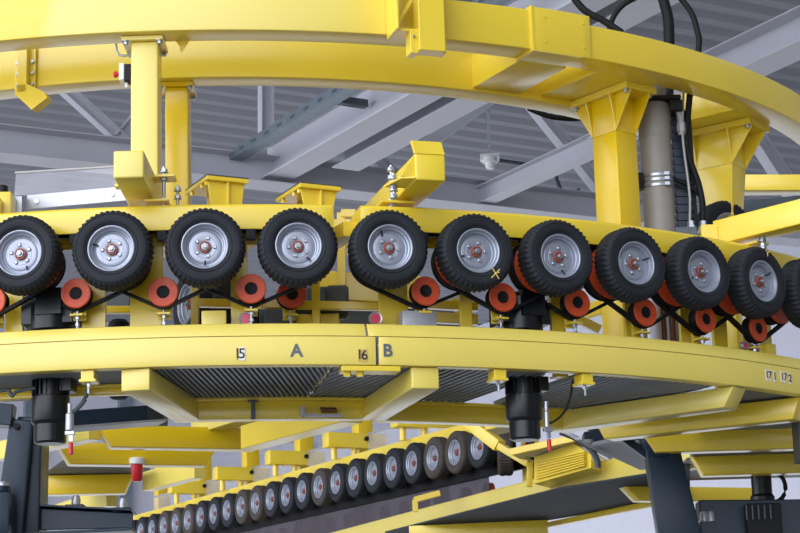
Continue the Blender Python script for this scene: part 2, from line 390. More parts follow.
# ================================================================== near ring: wheel beam, wheels, belts
def wheelbeam(label, t0, t1):
    t = thing('wheel_beam', label, 'beam', pol(4.9, (t0+t1)/2, 4.25), 0, 'curved beams carrying the near wheels')
    MB().arc([(5.045,4.228),(5.045,4.352),(5.030,4.368),(4.80,4.368),(4.80,4.356),(5.02,4.356),(5.033,4.345),(5.033,4.228)], t0, t1).bevel(.004).build('channel', 'yellow', t, 30)
    MB().arc([(4.812,4.20),(4.812,4.356),(4.80,4.356),(4.80,4.20)], t0, t1).bevel(.002).build('rear_web', 'yellow', t, 30)
    for te in (t0, t1): MB(frame(4.80, te, 0)).box(-.004,.004,-.243,0,4.228,4.364).bevel(.002).build('end_plate','yellow',t)
    return t
wbA = wheelbeam('curved yellow beam behind the four leftmost near wheels', -34, 10.75)
wbB = wheelbeam('curved yellow beam behind the near wheels right of the gap', 12.55, 64)

ST = math.degrees(.485086/5.2384); TH0 = math.degrees(-.130113)
ZW = 4.090; RW = 5.180
# the wheel, facing -y
def tyre_mesh(lugs=44, R_=.210):
    mb = MB(); seg = lugs*4
    w = .072
    prof = [(.112,-.050),(.120,-.058),(.132,-.066),(.155,-.0705),(.176,-.070),(.190,-.066),(.2015,-.058),(.2075,-.046),(R_,-.026),(R_,0),
            (R_,.026),(.2075,.046),(.2015,.058),(.190,.066),(.176,.070),(.155,.0705),(.132,.066),(.120,.058),(.112,.050)]
    def mod(j, i):
        ph = i % 4; g = ph >= 2
        if j in (5,13): return 1.0 if not g else .985
        if j in (6,7,11,12): return 1.0 if not g else .962
        if j in (8,10):
            g2 = (i+1) % 4 >= 2
            return 1.0 if not g2 else .970
        if j == 9: return .978
        return 1.0
    mb.lathe(prof, seg=seg, mod=mod)
    return mb
def make_wheel(name, label, cat, group, simple=False, tm='rubber', spinzero=True):
    t = thing(name, label, cat, (0,0,0), 0, group)
    ty = tyre_mesh().build('tyre', tm, t, 32)
    if not simple:
        mb = MB()
        for r in (.1395, .183):
            mb.lathe([(r-.0015,-.0700),(r,-.0722),(r+.0015,-.0700)], seg=64)
        mb.build('sidewall_rib', 'rubber', ty, 30)
    # pressed steel rim
    prof = [(.122,-.0595),(.1215,-.0640),(.117,-.0650),(.112,-.062),(.1085,-.052),(.1065,-.046),(.100,-.043),(.0985,-.036),(.0955,-.026),(.090,-.024),(.087,-.0275),(.082,-.030),(.060,-.030),(.058,-.0315),(.036,-.0315),(.033,-.030),(.026,-.030),(.0,-.030)]
    rim = MB().lathe(prof, seg=72).build('rim', 'rim', t, 28)
    MB().lathe([(.108,-.03),(.108,.05),(.122,.058),(.122,.062),(.1,.055),(.05,.04),(0,.04)], seg=48).build('rim_barrel', 'rim', rim, 30)
    for k in range(5):
        a = R(90 + 72*k); c = (.050*math.cos(a), 0, .050*math.sin(a))
        MB().lathe([(0,-.041),(.007,-.041),(.0105,-.038),(.0115,-.030)], c, 12 if not simple else 8).build('lug_bolt', 'bolt', rim, 35)
    MB().lathe([(.030,-.030),(.030,-.043),(.028,-.046),(.0235,-.046),(.0225,-.034),(0,-.034)], seg=32).build('hub_ring', 'hubred', t, 30)
    ax = MB().lathe([(0,-.066),(.011,-.066),(.0125,-.064),(.0125,-.050)], seg=16).lathe([(.0225,-.034),(.0225,-.037),(.0205,-.038),(.0205,-.051),(.0125,-.052)], seg=6).build('axle_end', 'steel', t, 30)
    if not simple:
        a = R(-72)
        d = Vector((math.cos(a),0,math.sin(a)))
        MB().tube([d*.074+Vector((0,-.030,0)), d*.078+Vector((0,-.040,0)), d*.100+Vector((0,-.056,0))], .0042, 8).build('valve_stem', 'blackmat', rim, 40)
    # belt pulley behind the tyre
    pu = MB().lathe([(0,.186),(.105,.186),(.112,.180),(.151,.180),(.153,.183),(.153,.190),(.148,.192),(0,.192)], seg=56).build('belt_pulley', 'orange', t, 30)
    MB().lathe([(0,.192),(.140,.192),(.140,.215),(.150,.222),(.150,.230),(.140,.236),(.140,.262),(.150,.266),(.150,.271),(0,.271)], seg=48).build('pulley_drum', 'blackmat', pu, 30)
    MB().cyl((0,0,0), .05, .04, .30, 'y', 24, .004).build('axle_housing', 'blackmat', t, 30)
    return t
GW = 'rubber wheels along the near ring'
ordn = ['first','second','third','fourth','fifth','sixth','seventh','eighth','ninth','tenth','eleventh']
spin = {0:-8,1:125,2:18,3:-20,4:170,5:88,6:5,7:-95,8:80,9:-110,10:30,-1:60}
wheel0 = make_wheel('wheel_assembly', '', 'wheel', GW)
wheels = {}
for k in range(0, 11):
    w = wheel0 if k == 0 else copy_tree(wheel0, '')
    th = TH0 + ST*k
    w.location = pol(RW, th, ZW); w.rotation_euler = (0, R(spin[k]), R(th)); w['label'] = f'black rubber wheel with silver rim, {ordn[k]} from the left in the near row'
    if k == 0: w['label'] = 'black rubber wheel cut by the left edge, first from the left in the near row'
    if k == 5: w['label'] = 'black rubber wheel with a yellow chalk X, sixth from the left in the near row'
    if k == 9: w['label'] = 'black rubber wheel with a yellow mark on its top, tenth in the near row'
    if k == 10: w['label'] = 'black rubber wheel cut by the right edge, last of the near row'
    wheels[k] = w
def mark(w, k, strokes, face=-.0725):
    th = TH0 + ST*k; F = frame(RW, th, ZW); mb = MB(F)
    for (x0,z0,x1,z1) in strokes: mb.tube([(x0,face,z0),((x0+x1)/2,face-.0005,(z0+z1)/2),(x1,face,z1)], .003, 6)
    o = mb.build('chalk_mark', 'chalk', w)
mark(wheels[5], 5, [(.065,-.148,.115,-.098),(.073,-.096,.108,-.152),(.095,-.120,.112,-.115)], -.0705)
mark(wheels[9], 9, [(.03,.188,.045,.172),(.045,.172,.062,.186),(.045,.172,.042,.150)], -.0695)

# tensioner pulleys
def make_tens(label):
    t = thing('tension_pulley', label, 'pulley', (0,0,0), 0, 'tension pulleys between the near wheels')
    MB().lathe([(.033,-.030),(.036,-.034),(.075,-.034),(.080,-.030),(.080,-.020),(.076,-.018),(.033,-.018),(.033,-.030)], seg=40).build('pulley', 'orange', t, 30)
    MB().lathe([(.03,-.018),(.069,-.018),(.069,.030),(.076,.034),(.076,.04),(.03,.04),(.03,-.018)], seg=32).build('pulley_drum', 'blackmat', t, 30)
    MB().lathe([(0,-.026),(.020,-.026),(.034,-.031),(.034,.05),(0,.05)], seg=24).build('hub', 'blackmat', t, 30)
    MB().box(-.035,.035,.055,.068,-.13,.03).box(-.035,.035,-.02,.068,-.118,-.106).bevel(.003).build('bracket', 'yellow', t)
    MB().cyl((0,.01,0), .0075, -.215, -.09, 'z', 10).cyl((0,.01,0), .014, -.134, -.118, 'z', 6).cyl((0,.01,0), .014, -.17, -.156, 'z', 6).build('adjusting_bolt', 'bolt', t, 40)
    return t
RT = 4.968; tz = {0:3.915,1:3.905,2:3.915,4:3.915,5:3.900,6:3.900,7:3.880,8:3.885,9:3.88,-1:3.90}
tens0 = None; cnt = 0
for k in (-1,0,1,2,4,5,6,7,8,9):
    lb = f'orange-red tension pulley on a belt, {ordn[cnt]} from the left in the near row'
    o = make_tens(lb) if tens0 is None else copy_tree(tens0, lb)
    tens0 = tens0 or o; cnt += 1
    th = TH0 + ST*(k+.5) + {4:.2, 0:0}.get(k, 0)
    o.location = pol(RT, th, tz[k]); o.rotation_euler = (0,0,R(th))
o = copy_tree(tens0, 'orange-red tension pulley half hidden behind the fourth near wheel'); o.location = aty(291,295,-4.62); o.rotation_euler = (0,0,R(14))
# belts: hull of the two wheel pulleys and the tension pulley, laid on the ring
def hull(pts):
    pts = sorted(set((round(x,5), round(y,5)) for x, y in pts))
    def half(P):
        h = []
        for p in P:
            while len(h) > 1 and (h[-1][0]-h[-2][0])*(p[1]-h[-2][1]) - (h[-1][1]-h[-2][1])*(p[0]-h[-2][0]) <= 0: h.pop()
            h.append(p)
        return h
    return half(pts)[:-1] + half(pts[::-1])[:-1]
def belt(k0, k1, groove, ten, label):
    pts = []; Rb = RW - groove; st = R(ST)*Rb
    for c, z, r in [(0, ZW, .150), ((k1-k0)*st, ZW, .150)] + ([(.5*st*(k1-k0), ten, .080)] if ten else []):
        pts += [(c + r*math.cos(a*math.pi/24), z + r*math.sin(a*math.pi/24)) for a in range(48)]
    h = hull(pts); dense = []
    for (x0,z0),(x1,z1) in zip(h, h[1:]+h[:1]):
        L = math.hypot(x1-x0, z1-z0); m = max(1, int(L/.08))
        dense += [(x0+(x1-x0)*i/m, z0+(z1-z0)*i/m) for i in range(m)]
    P = [pol(Rb, TH0 + ST*k0 + math.degrees(x/Rb), z) for x, z in dense]
    # section: wide along the radius, flat round the loop
    mb = MB(); n = len(P); rings = []; cx = sum((p for p in P), Vector())/n; 
    for i, p in enumerate(P):
        t = (P[(i+1)%n]-P[i-1]).normalized(); th = math.atan2(p.x,-p.y); rad = Vector((math.sin(th),-math.cos(th),0)); nn = t.cross(rad).normalized()
        rings.append([mb.v(p + rad*a*.017 + nn*b*.0085) for a, b in ((-1,-1),(1,-1),(1,1),(-1,1))])
    for i in range(n):
        A, B = rings[i], rings[(i+1)%n]
        for q in range(4): mb.bm.faces.new((A[q],A[(q+1)%4],B[(q+1)%4],B[q]))
    return tag(mb.build('drive_belt', 'belt'), label, 'belt', 'drive belts of the near ring')
cnt = 0
for k in range(0, 10):
    if k == 3: continue
    belt(k, k+1, .206 if k % 2 else .244, tz.get(k), f'black drive belt looped from the {ordn[k]} to the {ordn[k+1]} near wheel')
    cnt += 1
belt(-1, 0, .206, tz[-1], 'black drive belt at the left edge left of the first near wheel')

# bearing plates with black end blocks between beam and wheels (hang from the wheel beam)
for k in range(0, 11):
    th = TH0 + ST*k; par = wbA if k <= 3 else wbB
    MB(frame(4.885, th, 0)).hexa([(-.05,-.012,3.98),(.05,-.012,3.98),(.05,.0,3.98),(-.05,.0,3.98)], [(-.085,-.012,4.356),(.085,-.012,4.356),(.085,.0,4.356),(-.085,.0,4.356)]).bevel(.002).build('bearing_plate', 'yellow', par)
for k in range(0, 10):
    if k == 3: continue
    th = TH0 + ST*(k+.5); par = wbA if k <= 3 else wbB
    MB(frame(5.04, th, 0)).box(-.026,.026,-.012,.03,4.17,4.226).bevel(.004).build('belt_guard_block', 'blackmat', par)

# stanchions from deck to beam
for th, w, lb in ((-9.3,.10,'behind the far-left wheel'),(-4.1,.13,'between the first two near wheels'),(-.75,.175,'behind the second and third near wheels'),(5.1,.09,'behind the third and fourth near wheels'),(15.0,.16,'just right of the gap in the wheel beam'),(19.9,.07,'left of the upright motor in the middle right'),(26.6,.09,'right of the upright motor in the middle right'),(32.6,.10,'below the eighth near wheel'),(37.6,.10,'below the ninth near wheel'),(41.0,.12,'below the tenth near wheel'),(46.4,.10,'at the right edge')):
    t = thing('stanchion', 'flat yellow stanchion plate ' + lb, 'stanchion', pol(4.84, th, 3.46), R(th), 'stanchions between deck and wheel beam')
    F = frame(4.835, th, 0)
    MB(F).box(-w/2,w/2,-.012,.012,3.500,4.240).bevel(.003).build('plate','yellow',t)
    MB(F).box(-w/2,w/2,-.05,.04,3.499,3.510).bevel(.003).build('foot','yellow',t)
    MB(F).box(-.006,.006,.012,.035,3.510,4.2).bevel(.002).build('rib','yellow',t)

# ================================================================== upper ring
def boxring(name, label, r0, r1, z0, z1, t0, t1, m='yellow'):
    return tag(MB().arc([(r1,z0),(r1,z1),(r0,z1),(r0,z0)], t0, t1).bevel(.006, 3).build(name, m, None, 30), label, 'ring beam', 'ring beams overhead')
boxring('ring_beam', 'outer curved yellow overhead beam, pale left segment', 4.57, 4.755, 5.447, 5.69, -34, 26.2, 'patchy')
rb = thing('ring_beam', 'outer curved yellow overhead beam, right segment with sleeve', 'ring beam', pol(4.66, 45, 5.447), 0, 'ring beams overhead')
MB().arc([(4.755,5.447),(4.755,5.655),(4.57,5.655),(4.57,5.447)], 26.4, 70).bevel(.006,3).build('beam', 'yellow', rb, 30)
MB().arc([(4.770,5.440),(4.770,5.705),(4.758,5.705),(4.758,5.440)], 26.25, 31.0).bevel(.003).build('sleeve_plate', 'yellow', rb, 30)
MB().arc([(4.768,5.434),(4.768,5.446),(4.50,5.446),(4.50,5.434)], 26.25, 30.2).bevel(.002).build('sleeve_plate', 'pale', rb, 30)
MB(frame(4.765,26.22,0)).box(-.014,.006,-.01,.19,5.43,5.71).bevel(.002).build('end_flange','yellow',rb)
for th in (27.2, 30.4):
    for z in (5.50, 5.65): MB(frame(4.77,th,z)).cyl((0,0,0), .006, -.006, 0, 'y', 8).build('rivet','yellow',rb)
boxring('ring_beam', 'inner curved yellow overhead beam behind the outer one', 3.87, 4.04, 5.412, 5.72, -34, 70, 'yellow')
for a, lb in ((28.3,'right of the hanging clevis bracket'),(36.4,'above the flared post'),(52.3,'above the right flared post')):
    F = frame(4.0, a, 0); w = .165 if a < 30 else .24
    tag(MB(F).box(-w,w,-.58,-.03,5.43 if a < 30 else 5.446,5.64).bevel(.005).build('cross_beam','yellow',None,30), 'short yellow cross beam joining the overhead rings, '+lb, 'cross beam', 'cross beams of the overhead rings')
# small triangular stiffener right of the left post
th, _ = thof(182, 45, 4.52)
tag(MB(frame(4.56, th, 0)).xprism([(0,5.447),(.0,5.39),(.1,5.447)], -.006,.006).hexa([(-.03,-.03,5.447),(.05,-.03,5.447),(.05,-.025,5.447),(-.03,-.025,5.447)],[(-.03+.04,-.03,5.385),(.011,-.03,5.385),(.011,-.025,5.385),(.01,-.025,5.385)]).build('stiffener','yellow'), 'small triangular yellow stiffener under the beam right of the tall left post', 'stiffener')
# splice on the inner beam, left
t = thing('splice_bracket', 'bolted yellow splice bracket on the inner overhead beam at left', 'bracket', pol(4.07,-11.6,5.28))
th0, _ = thof(21, 70, 4.07); th1, _ = thof(29, 70, 4.07); thm = (th0+th1)/2
F = frame(4.055, thm, 0)
MB(F).box(-.030,.030,-.06,-.0,5.36,5.66).bevel(.003).build('rib','yellow',t)
MB(F).box(-.065,.065,-.010,.004,5.36,5.66).bevel(.003).build('backing_plate','yellow',t)
MB(F).yprism([(-.03,5.41),(.03,5.41),(.145,5.345),(.165,5.31),(.065,5.245),(-.03,5.34)], -.06, .02).bevel(.003).build('angled_foot','yellow',t)
for x in (-.048,.048):
    for z in (5.42,5.49,5.56): MB(F).cyl((x,-.010,z), .011, -.014, 0, 'y', 6).build('bolt','bolt',t)
# hanging clevis bracket in front of the outer beam
t = thing('hanging_bracket', 'yellow clevis bracket hanging in front of the overhead beam, top centre', 'bracket', pol(4.9,16.8,5.28))
F = frame(4.76, 0, 0)
tb0, _ = thof(419, 30, 4.95); tb1, _ = thof(445, 30, 4.95); tm = (tb0+tb1)/2; F = frame(4.95, tm, 0); w = R(tb1-tb0)*4.95/2
MB(F).box(-w,w,-.0,.10,5.300,5.95).bevel(.004).build('front_tube','yellow',t)
MB(F).box(-w-.045,-w+.0,.02,.11,5.285,5.42).bevel(.003).build('lug','yellow',t)
MB(F).box(w,w+.014,.03,.11,5.30,5.40).bevel(.003).build('lug','yellow',t)
MB(F).cyl((-w-.025,.02,5.38), .008, -.012, 0, 'y', 6).build('bolt','bolt',t)
MB(F).box(-w-.128,-w-.113,.0,.195,5.415,5.95).bevel(.003).build('side_plate','yellow',t)
MB(F).box(-w-.113,-w,.03,.195,5.415,5.43).bevel(.002).build('base_plate','yellow',t)
MB(F).yprism([(-w-.113,5.47),(-w-.09,5.47),(-w,5.62),(-w,5.66)], .09, .105).build('gusset','yellow',t)
# ================================================================== posts
def plate_bolts(mb, pts, z, r=.014):
    for x, y in pts: mb.cyl((x,y,0), r, z-.02, z, 'z', 6); mb.cyl((x,y,0), r*1.5, z-.004, z, 'z', 12)
def post(X0, X1, Y0, Y1, z0, z1, label, m, px0=.03):
    t = thing('square_post', label, 'post', ((X0+X1)/2, (Y0+Y1)/2, z0), 0, 'square posts under the overhead rings')
    MB().box(X0,X1,Y0,Y1,z0,z1-.026).bevel(.010,3).build('tube', m, t, 30)
    MB().box(X0-px0-.02,X1+px0,Y0-.03,Y1+.05,z1-.026,z1).bevel(.003).build('head_plate', m, t)
    for x in (X0-px0+.002, X1+px0-.022):
        for y in (Y0-.012, Y1+.03):
            mb = MB(); plate_bolts(mb, [(x,y)], z1-.026); mb.build('bolt','bolt',t,40)
    return t
post(-.175,-.022,-4.67,-4.50,4.575,5.444,'tall pale yellow square post left, in front of its darker neighbour','pale')
post(-.072,.068,-3.95,-3.79,4.575,5.410,'deep yellow square post just right of the pale left post','deep')
def flared(th, rc, zb, zt, label, m, w=.175, d=.21, Lr=.52, Lt=.26, w2=None, d2=None):
    t = thing('flared_post', label, 'post', pol(rc, th, zb), R(th), 'flared posts under the overhead rings')
    F = frame(rc, th, 0)
    w2 = w2 or w; d2 = d2 or d; q = lambda a, b, z: [(-a/2,-b/2,z),(a/2,-b/2,z),(a/2,b/2,z),(-a/2,b/2,z)]
    MB(F).hexa(q(w2,d2,4.5), q(w,d,zt-.27)).bevel(.004).build('tube', m, t, 30)
    MB(F).hexa(q(w2,d2,zb), q(w2,d2,4.5)).bevel(.004).build('tube_foot', m, t, 30)
    MB(F).hexa(q(w,d,zt-.27), q(w,d,zt-.03)).bevel(.004).build('tube_head', m, t, 30)
    MB(F).box(-Lt/2,Lt/2,-Lr/2,Lr/2,zt-.042,zt).bevel(.003).build('head_plate', 'yellow', t)
    for x in (-w/2, w/2-.012):
        for s in (-1, 1):
            a = d/2*s; b = (Lr/2-.012)*s
            mb = MB(F).xprism([(a,zt-.042),(b,zt-.042),(b,zt-.05),(a,zt-.27)], x, x+.012).bevel(.002); mb.build('gusset', m, t)
    for s in (-1,1):
        y = s*d/2; MB(F).yprism([(-.006+w/2*1,zt-.042),(Lt/2,zt-.042),(Lt/2,zt-.05),(-.006+w/2,zt-.24)], y-.006, y+.006).bevel(.002).build('gusset', m, t)
        MB(F).yprism([(-w/2,zt-.042),(-Lt/2,zt-.042),(-Lt/2,zt-.05),(-w/2,zt-.24)], y-.006, y+.006).bevel(.002).build('gusset', m, t)
        for x in (-Lt/2+.03, Lt/2-.03):
            mb = MB(F); plate_bolts(mb, [(x, s*(Lr/2-.035))], zt-.042); mb.build('bolt','bolt',t,40)
flared(38.2, 4.28, 3.478, 5.445, 'deep yellow post with flared gusseted head right of centre', 'deep')
flared(53.6, 4.27, 3.53, 5.444, 'yellow post with flared gusseted head at far right', 'yellow', .20, .26, .60, .29, .10, .12)

# ================================================================== suspension brackets over the wheel beam
def rods(t, F, x, y, z0, z1, plates=True, r=.0095):
    MB(F).cyl((x,y,0), r, z0, z1, 'z', 12).build('threaded_rod','bolt',t,40)
    for z in (z0+.006, z0+.045, z1-.075, z1-.03):
        MB(F).cyl((x,y,0), r*2.0, z, z+.017, 'z', 6).cyl((x,y,0), r*2.5, z-.003, z, 'z', 14).build('nut','bolt',t,30)
t = thing('suspension_arm', 'pale yellow box arm at left holding the wheel beam by a bolt', 'suspension arm', (-.085,-4.6,4.41), 0, 'suspension arms over the wheel beam')
MB().box(-.165,-.008,-5.38,-3.6,4.425,4.572).bevel(.010,3).build('tube','pale',t,30)
MB().box(-.035,.105,-5.00,-4.88,4.535,4.548).bevel(.002).build('upper_tab','yellow',t)
MB().box(-.05,.075,-5.03,-4.88,4.393,4.406).bevel(.002).build('lower_tab','yellow',t)
MB().box(-.185,-.165,-5.2,-5.14,4.43,4.447).bevel(.002).build('side_tab','yellow',t)
rods(t, ID, .045, -4.96, 4.36, 4.60); rods(t, ID, .10, -4.80, 4.36, 4.54, r=.0085)
th2 = 15.85
F2 = frame(5.37, th2, 0)
t = thing('suspension_arm', 'yellow box arm with raised front plate over the gap, holding the wheel beam', 'suspension arm', pol(5.0,th2,4.41), R(th2), 'suspension arms over the wheel beam')
MB(F2).box(-.080,.085,0,1.7,4.425,4.570).bevel(.009,3).build('tube','yellow',t,30)
MB(F2).hexa([(-.082,-.004,4.566),(.085,-.004,4.566),(.085,.02,4.572),(-.082,.02,4.572)],[(-.098,.005,4.640),(.070,.005,4.640),(.070,.03,4.640),(-.098,.03,4.640)]).bevel(.003).build('front_plate','yellow',t)
MB(F2).hexa([(-.155,.02,4.432),(-.08,.0,4.432),(-.08,.20,4.432),(-.2,.20,4.432)],[(-.155,.02,4.444),(-.08,.0,4.444),(-.08,.20,4.444),(-.2,.20,4.444)]).bevel(.002).build('lower_wing','yellow',t)
MB(F2).yprism([(-.08,4.444),(-.08,4.57),(-.155,4.444)], .012,.024).bevel(.002).build('gusset','yellow',t)
MB(F2).box(-.17,.02,.35,.47,4.393,4.406).bevel(.002).build('lower_tab','yellow',t)
rods(t, F2, -.105, .38, 4.36, 4.61); rods(t, F2, -.155, .16, 4.36, 4.50)
th3 = 43.1; F3 = frame(5.42, th3, 0)
t = thing('suspension_arm', 'yellow box arm at the right edge above the last near wheels', 'suspension arm', pol(5.0,th3,4.41), R(th3), 'suspension arms over the wheel beam')
MB(F3).box(-.08,.075,0,.66,4.425,4.575).bevel(.006,3).build('tube','yellow',t,30)
MB(F3).box(-.03,.09,.38,.52,4.393,4.406).bevel(.002).build('lower_tab','yellow',t)
rods(t, F3, .0, .36, 4.36, 4.43)
# low T-shaped support caps behind the wheel beam
for px0, px1, lb in ((200,246,'right of the deep yellow post'),(292,339,'above the fourth near wheel')):
    A, B = aty(px0, 186, -4.45), aty(px1, 186, -4.45); xm = (A.x+B.x)/2; h = (B.x-A.x)/2; zt = {200:4.675,292:4.615}[px0]
    t = thing('pedestal', 'low yellow T-shaped support with flat cap ' + lb, 'support', (xm,-4.4,4.2), 0, 'T-shaped supports behind the wheel beam')
    F = Matrix.Translation((xm+.03,-4.46,0)) @ Matrix.Rotation(R(26.4), 4, 'Z')
    MB(F).box(-.125,.125,0,.36,zt-.024,zt).bevel(.003).build('cap_plate','yellow',t)
    MB(F).box(-.125,.125,0,.36,zt+.001,zt+.008).bevel(.002).build('shim_plate','slate',t)
    MB(F).yprism([(-.09,4.2),(.09,4.2),(.09,4.50),(.11,zt-.024),(-.11,zt-.024),(-.09,4.50)], .03,.045).box(-.085,.085,.045,.3,4.2,4.48).box(-.05,.05,-.40,.03,4.22,4.30).box(.0,.012,.01,.34,4.4,zt-.024).bevel(.002).build('stem','yellow',t)
    for y in (.05, .12, .28):
        MB(F).cyl((-.11,y,0), .013, zt-.046, zt-.024, 'z', 6).build('bolt','yellow',t)

# emergency stop on the left post
P = aty(121, 73, -4.62)
t = thing('emergency_stop', 'red emergency stop button on a white box left of the pale post', 'emergency stop', (P.x,-4.62,P.z-.05))
MB().box(-.215,-.175,-4.66,-4.58,P.z-.06,P.z+.04).bevel(.005).build('black_base','blackmat',t)
MB().box(P.x-.005,-.213,-4.665,-4.575,P.z-.055,P.z+.045).bevel(.006).build('white_cover','white',t)
MB().lathe([(0,-.038),(.014,-.036),(.020,-.028),(.018,-.018),(.010,-.014),(.010,0)], (P.x-.005,-4.62,P.z-.008), 20, 'x').build('push_button','red',t,40)
MB().cyl((-.205,-4.62,0), .010, P.z-.085, P.z-.06, 'z', 10).build('cable_gland','white',t)
mb = MB().tube([aty(116,44,-4.6),aty(116.5,50,-4.6),aty(119,55,-4.6),aty(125,56,-4.6),aty(131,54,-4.6)], .007, 8)
tag(mb.build('conduit_pipe','galv',None,40),'thin bent grey conduit above the emergency stop','pipe')

# ================================================================== hydraulic cylinder, chain and hoses
cx_, cy_ = 2.92, -3.2
t = thing('hydraulic_cylinder', 'upright warm grey hydraulic cylinder between the two flared posts', 'cylinder', (cx_,cy_,3.5))
MB().lathe([(0,3.50),(.098,3.50),(.098,5.20),(.101,5.20),(.101,5.42),(.085,5.43),(.085,5.60),(0,5.60)], (cx_,cy_,0), 40, 'z').build('barrel','cyl',t,30)
for z in (4.88, 4.915, 4.945):
    MB().lathe([(.099,z-.008),(.104,z-.008),(.104,z+.008),(.099,z+.008)], (cx_,cy_,0), 40, 'z', close=True).box(cx_+.03,cx_+.06,cy_-.118,cy_-.098,z-.010,z+.010).build('band_clamp','bolt',t,30)
MB().box(cx_-.125,cx_-.095,cy_-.06,cy_+.02,4.87,4.97).bevel(.002).build('clamp_block','blackmat',t)
MB().box(cx_-.06,cx_+.16,cy_-.14,cy_+.08,5.42,5.445).box(cx_+.09,cx_+.17,cy_-.12,cy_-.08,5.35,5.42).bevel(.003).build('top_bracket','blackmat',t)
MB().tube([(cx_+.15,cy_-.05,5.40),(cx_+.16,cy_-.07,5.30),(cx_+.16,cy_-.07,5.20)], .022, 10).cyl((cx_+.16,cy_-.07,0), .028, 5.22, 5.28,'z',6).build('hose_fitting','dull',t,40)
t = thing('cable_chain', 'upright dark cable chain right of the grey cylinder', 'cable chain', (3.06,-3.1,4.4))
mb = MB()
for i in range(19): z = 4.42+i*.052; mb.box(3.04,3.125,-3.16,-3.08,z,z+.046); mb.box(3.03,3.035,-3.17,-3.07,z+.01,z+.04); mb.box(3.13,3.135,-3.17,-3.07,z+.01,z+.04)
mb.build('links','navy',t)
MB().box(3.137,3.16,-3.18,-3.05,4.42,5.42).bevel(.002).build('side_strip','blackmat',t)
def hose(pts, Y, r, name, label, m='belt', cat='hose'):
    P = [aty(x,y,Y) if not isinstance(Y, (list,tuple)) else aty(x,y,Y[i]) for i, (x,y) in enumerate(pts)]
    # smooth with Catmull-Rom
    Q = []
    for i in range(len(P)-1):
        p0,p1,p2,p3 = P[max(i-1,0)],P[i],P[i+1],P[min(i+2,len(P)-1)]
        for k in range(6):
            s = k/6; Q.append(.5*((2*p1)+(p2-p0)*s+(2*p0-5*p1+4*p2-p3)*s*s+(-p0+3*p1-3*p2+p3)*s**3))
    Q.append(P[-1])
    return tag(MB().tube(Q, r, 8).build(name, m, None, 60), label, cat)
hose([(690,92),(688,115),(686,140),(690,160),(698,182),(702,200),(703,214),(703,226)], -3.25, .020, 'hydraulic_hose', 'thick black hose running down left of the right flared post')
hose([(684,84),(683,100),(682.5,130),(684,150),(688,180),(690,200),(690,225),(692,232)], -3.28, .0085, 'steel_pipe', 'thin bent steel pipe beside the dark cable chain', 'dull', 'pipe')
hose([(672,178),(690,186),(701,196)], -3.22, .016, 'hydraulic_hose', 'short black hose crossing behind the thin steel pipe')
hose([(658,-18),(664,2),(668,18),(669,34),(669,60),(668,95)], -3.0, .036, 'hydraulic_hose', 'thickest black hose rising above the overhead beam at right')
hose([(668,-14),(682,0),(692,14),(697,30),(699,44),(694,80),(691,95)], -3.1, .020, 'hydraulic_hose', 'black hose arching over the overhead beam, right of the thickest one')
hose([(656,-12),(636,-3),(622,6),(613,18),(608,34)], -3.1, .018, 'hydraulic_hose', 'black hose curving down left over the overhead beam')
hose([(574,-2),(582,8),(592,15),(604,21),(622,33)], -3.3, .024, 'hydraulic_hose', 'black hose lying along the top of the overhead beam')
hose([(528,108),(545,115),(560,118),(580,118),(600,110)], -2.9, .018, 'hydraulic_hose', 'black hose sagging below the inner overhead beam')
for px, lb in ((703,'thick black hose'),(691,'thin steel pipe')):
    P = aty(px, 226, -3.28); tag(MB().cyl((P.x,P.y,0), .022, 4.40, P.z+.03, 'z', 6).cyl((P.x,P.y,0), .03, P.z-.03, P.z, 'z', 6).build('hose_fitting','bolt',None,30), 'steel fitting at the foot of the '+lb, 'fitting')
P = aty(680,226,-3.4); tag(MB().box(P.x-.04,P.x+.09,-3.5,-3.3,4.36,P.z-.03).bevel(.006).build('valve_block','slate'), 'steel valve block behind the near wheel beam, under the steel pipe', 'valve')
P = aty(708,230,-3.5); tag(MB().box(P.x-.05,P.x+.05,-3.56,-3.4,4.36,P.z+.02).bevel(.003).build('support_block','yellow'), 'small yellow block behind the wheel beam below the black hose', 'block')

# ================================================================== hanging motors, pull cords
def motor(px, Rm, label, ztop=3.98, zb=3.145):
    th, _ = thof(px, 410, Rm); F = frame(Rm, th, 0)
    t = thing('drive_motor', label, 'motor', pol(Rm, th, zb), R(th), 'upright black drive motors')
    MB(F).lathe([(0,zb),(.070,zb),(.086,zb+.01),(.086,zb+.10),(.099,zb+.112),(.102,zb+.12),(.102,zb+.245),(.085,zb+.25),(.085,zb+.36),(0,zb+.36)], (0,0,0), 36, 'z').build('housing','black',t,30)
    mb = MB(F)
    for i in range(20):
        a = 2*math.pi*i/20; d = Vector((math.cos(a),math.sin(a),0)); e = Vector((-d.y,d.x,0))*.004
        mb.hexa([d*.08-e+Vector((0,0,zb+.255)),d*.10-e+Vector((0,0,zb+.255)),d*.10+e+Vector((0,0,zb+.255)),d*.08+e+Vector((0,0,zb+.255))],
                [d*.08-e+Vector((0,0,zb+.36)),d*.10-e+Vector((0,0,zb+.36)),d*.10+e+Vector((0,0,zb+.36)),d*.08+e+Vector((0,0,zb+.36))])
    mb.build('cooling_fins','black',t)
    MB(F).lathe([(0,zb+.36),(.125,zb+.36),(.125,zb+.385),(.10,zb+.40),(.10,ztop-.25),(.125,ztop-.23),(.125,ztop-.05),(.09,ztop-.02),(0,ztop-.02)], (0,0,0), 30, 'z').box(-.14,.14,-.09,.1,ztop-.2,ztop-.08).box(-.05,.09,-.135,-.08,ztop-.16,ztop-.02).build('gearbox','black',t,30)
    MB(F).box(.05,.13,-.06,.05,zb+.27,zb+.35).bevel(.004).build('terminal_box','black',t)
    return t
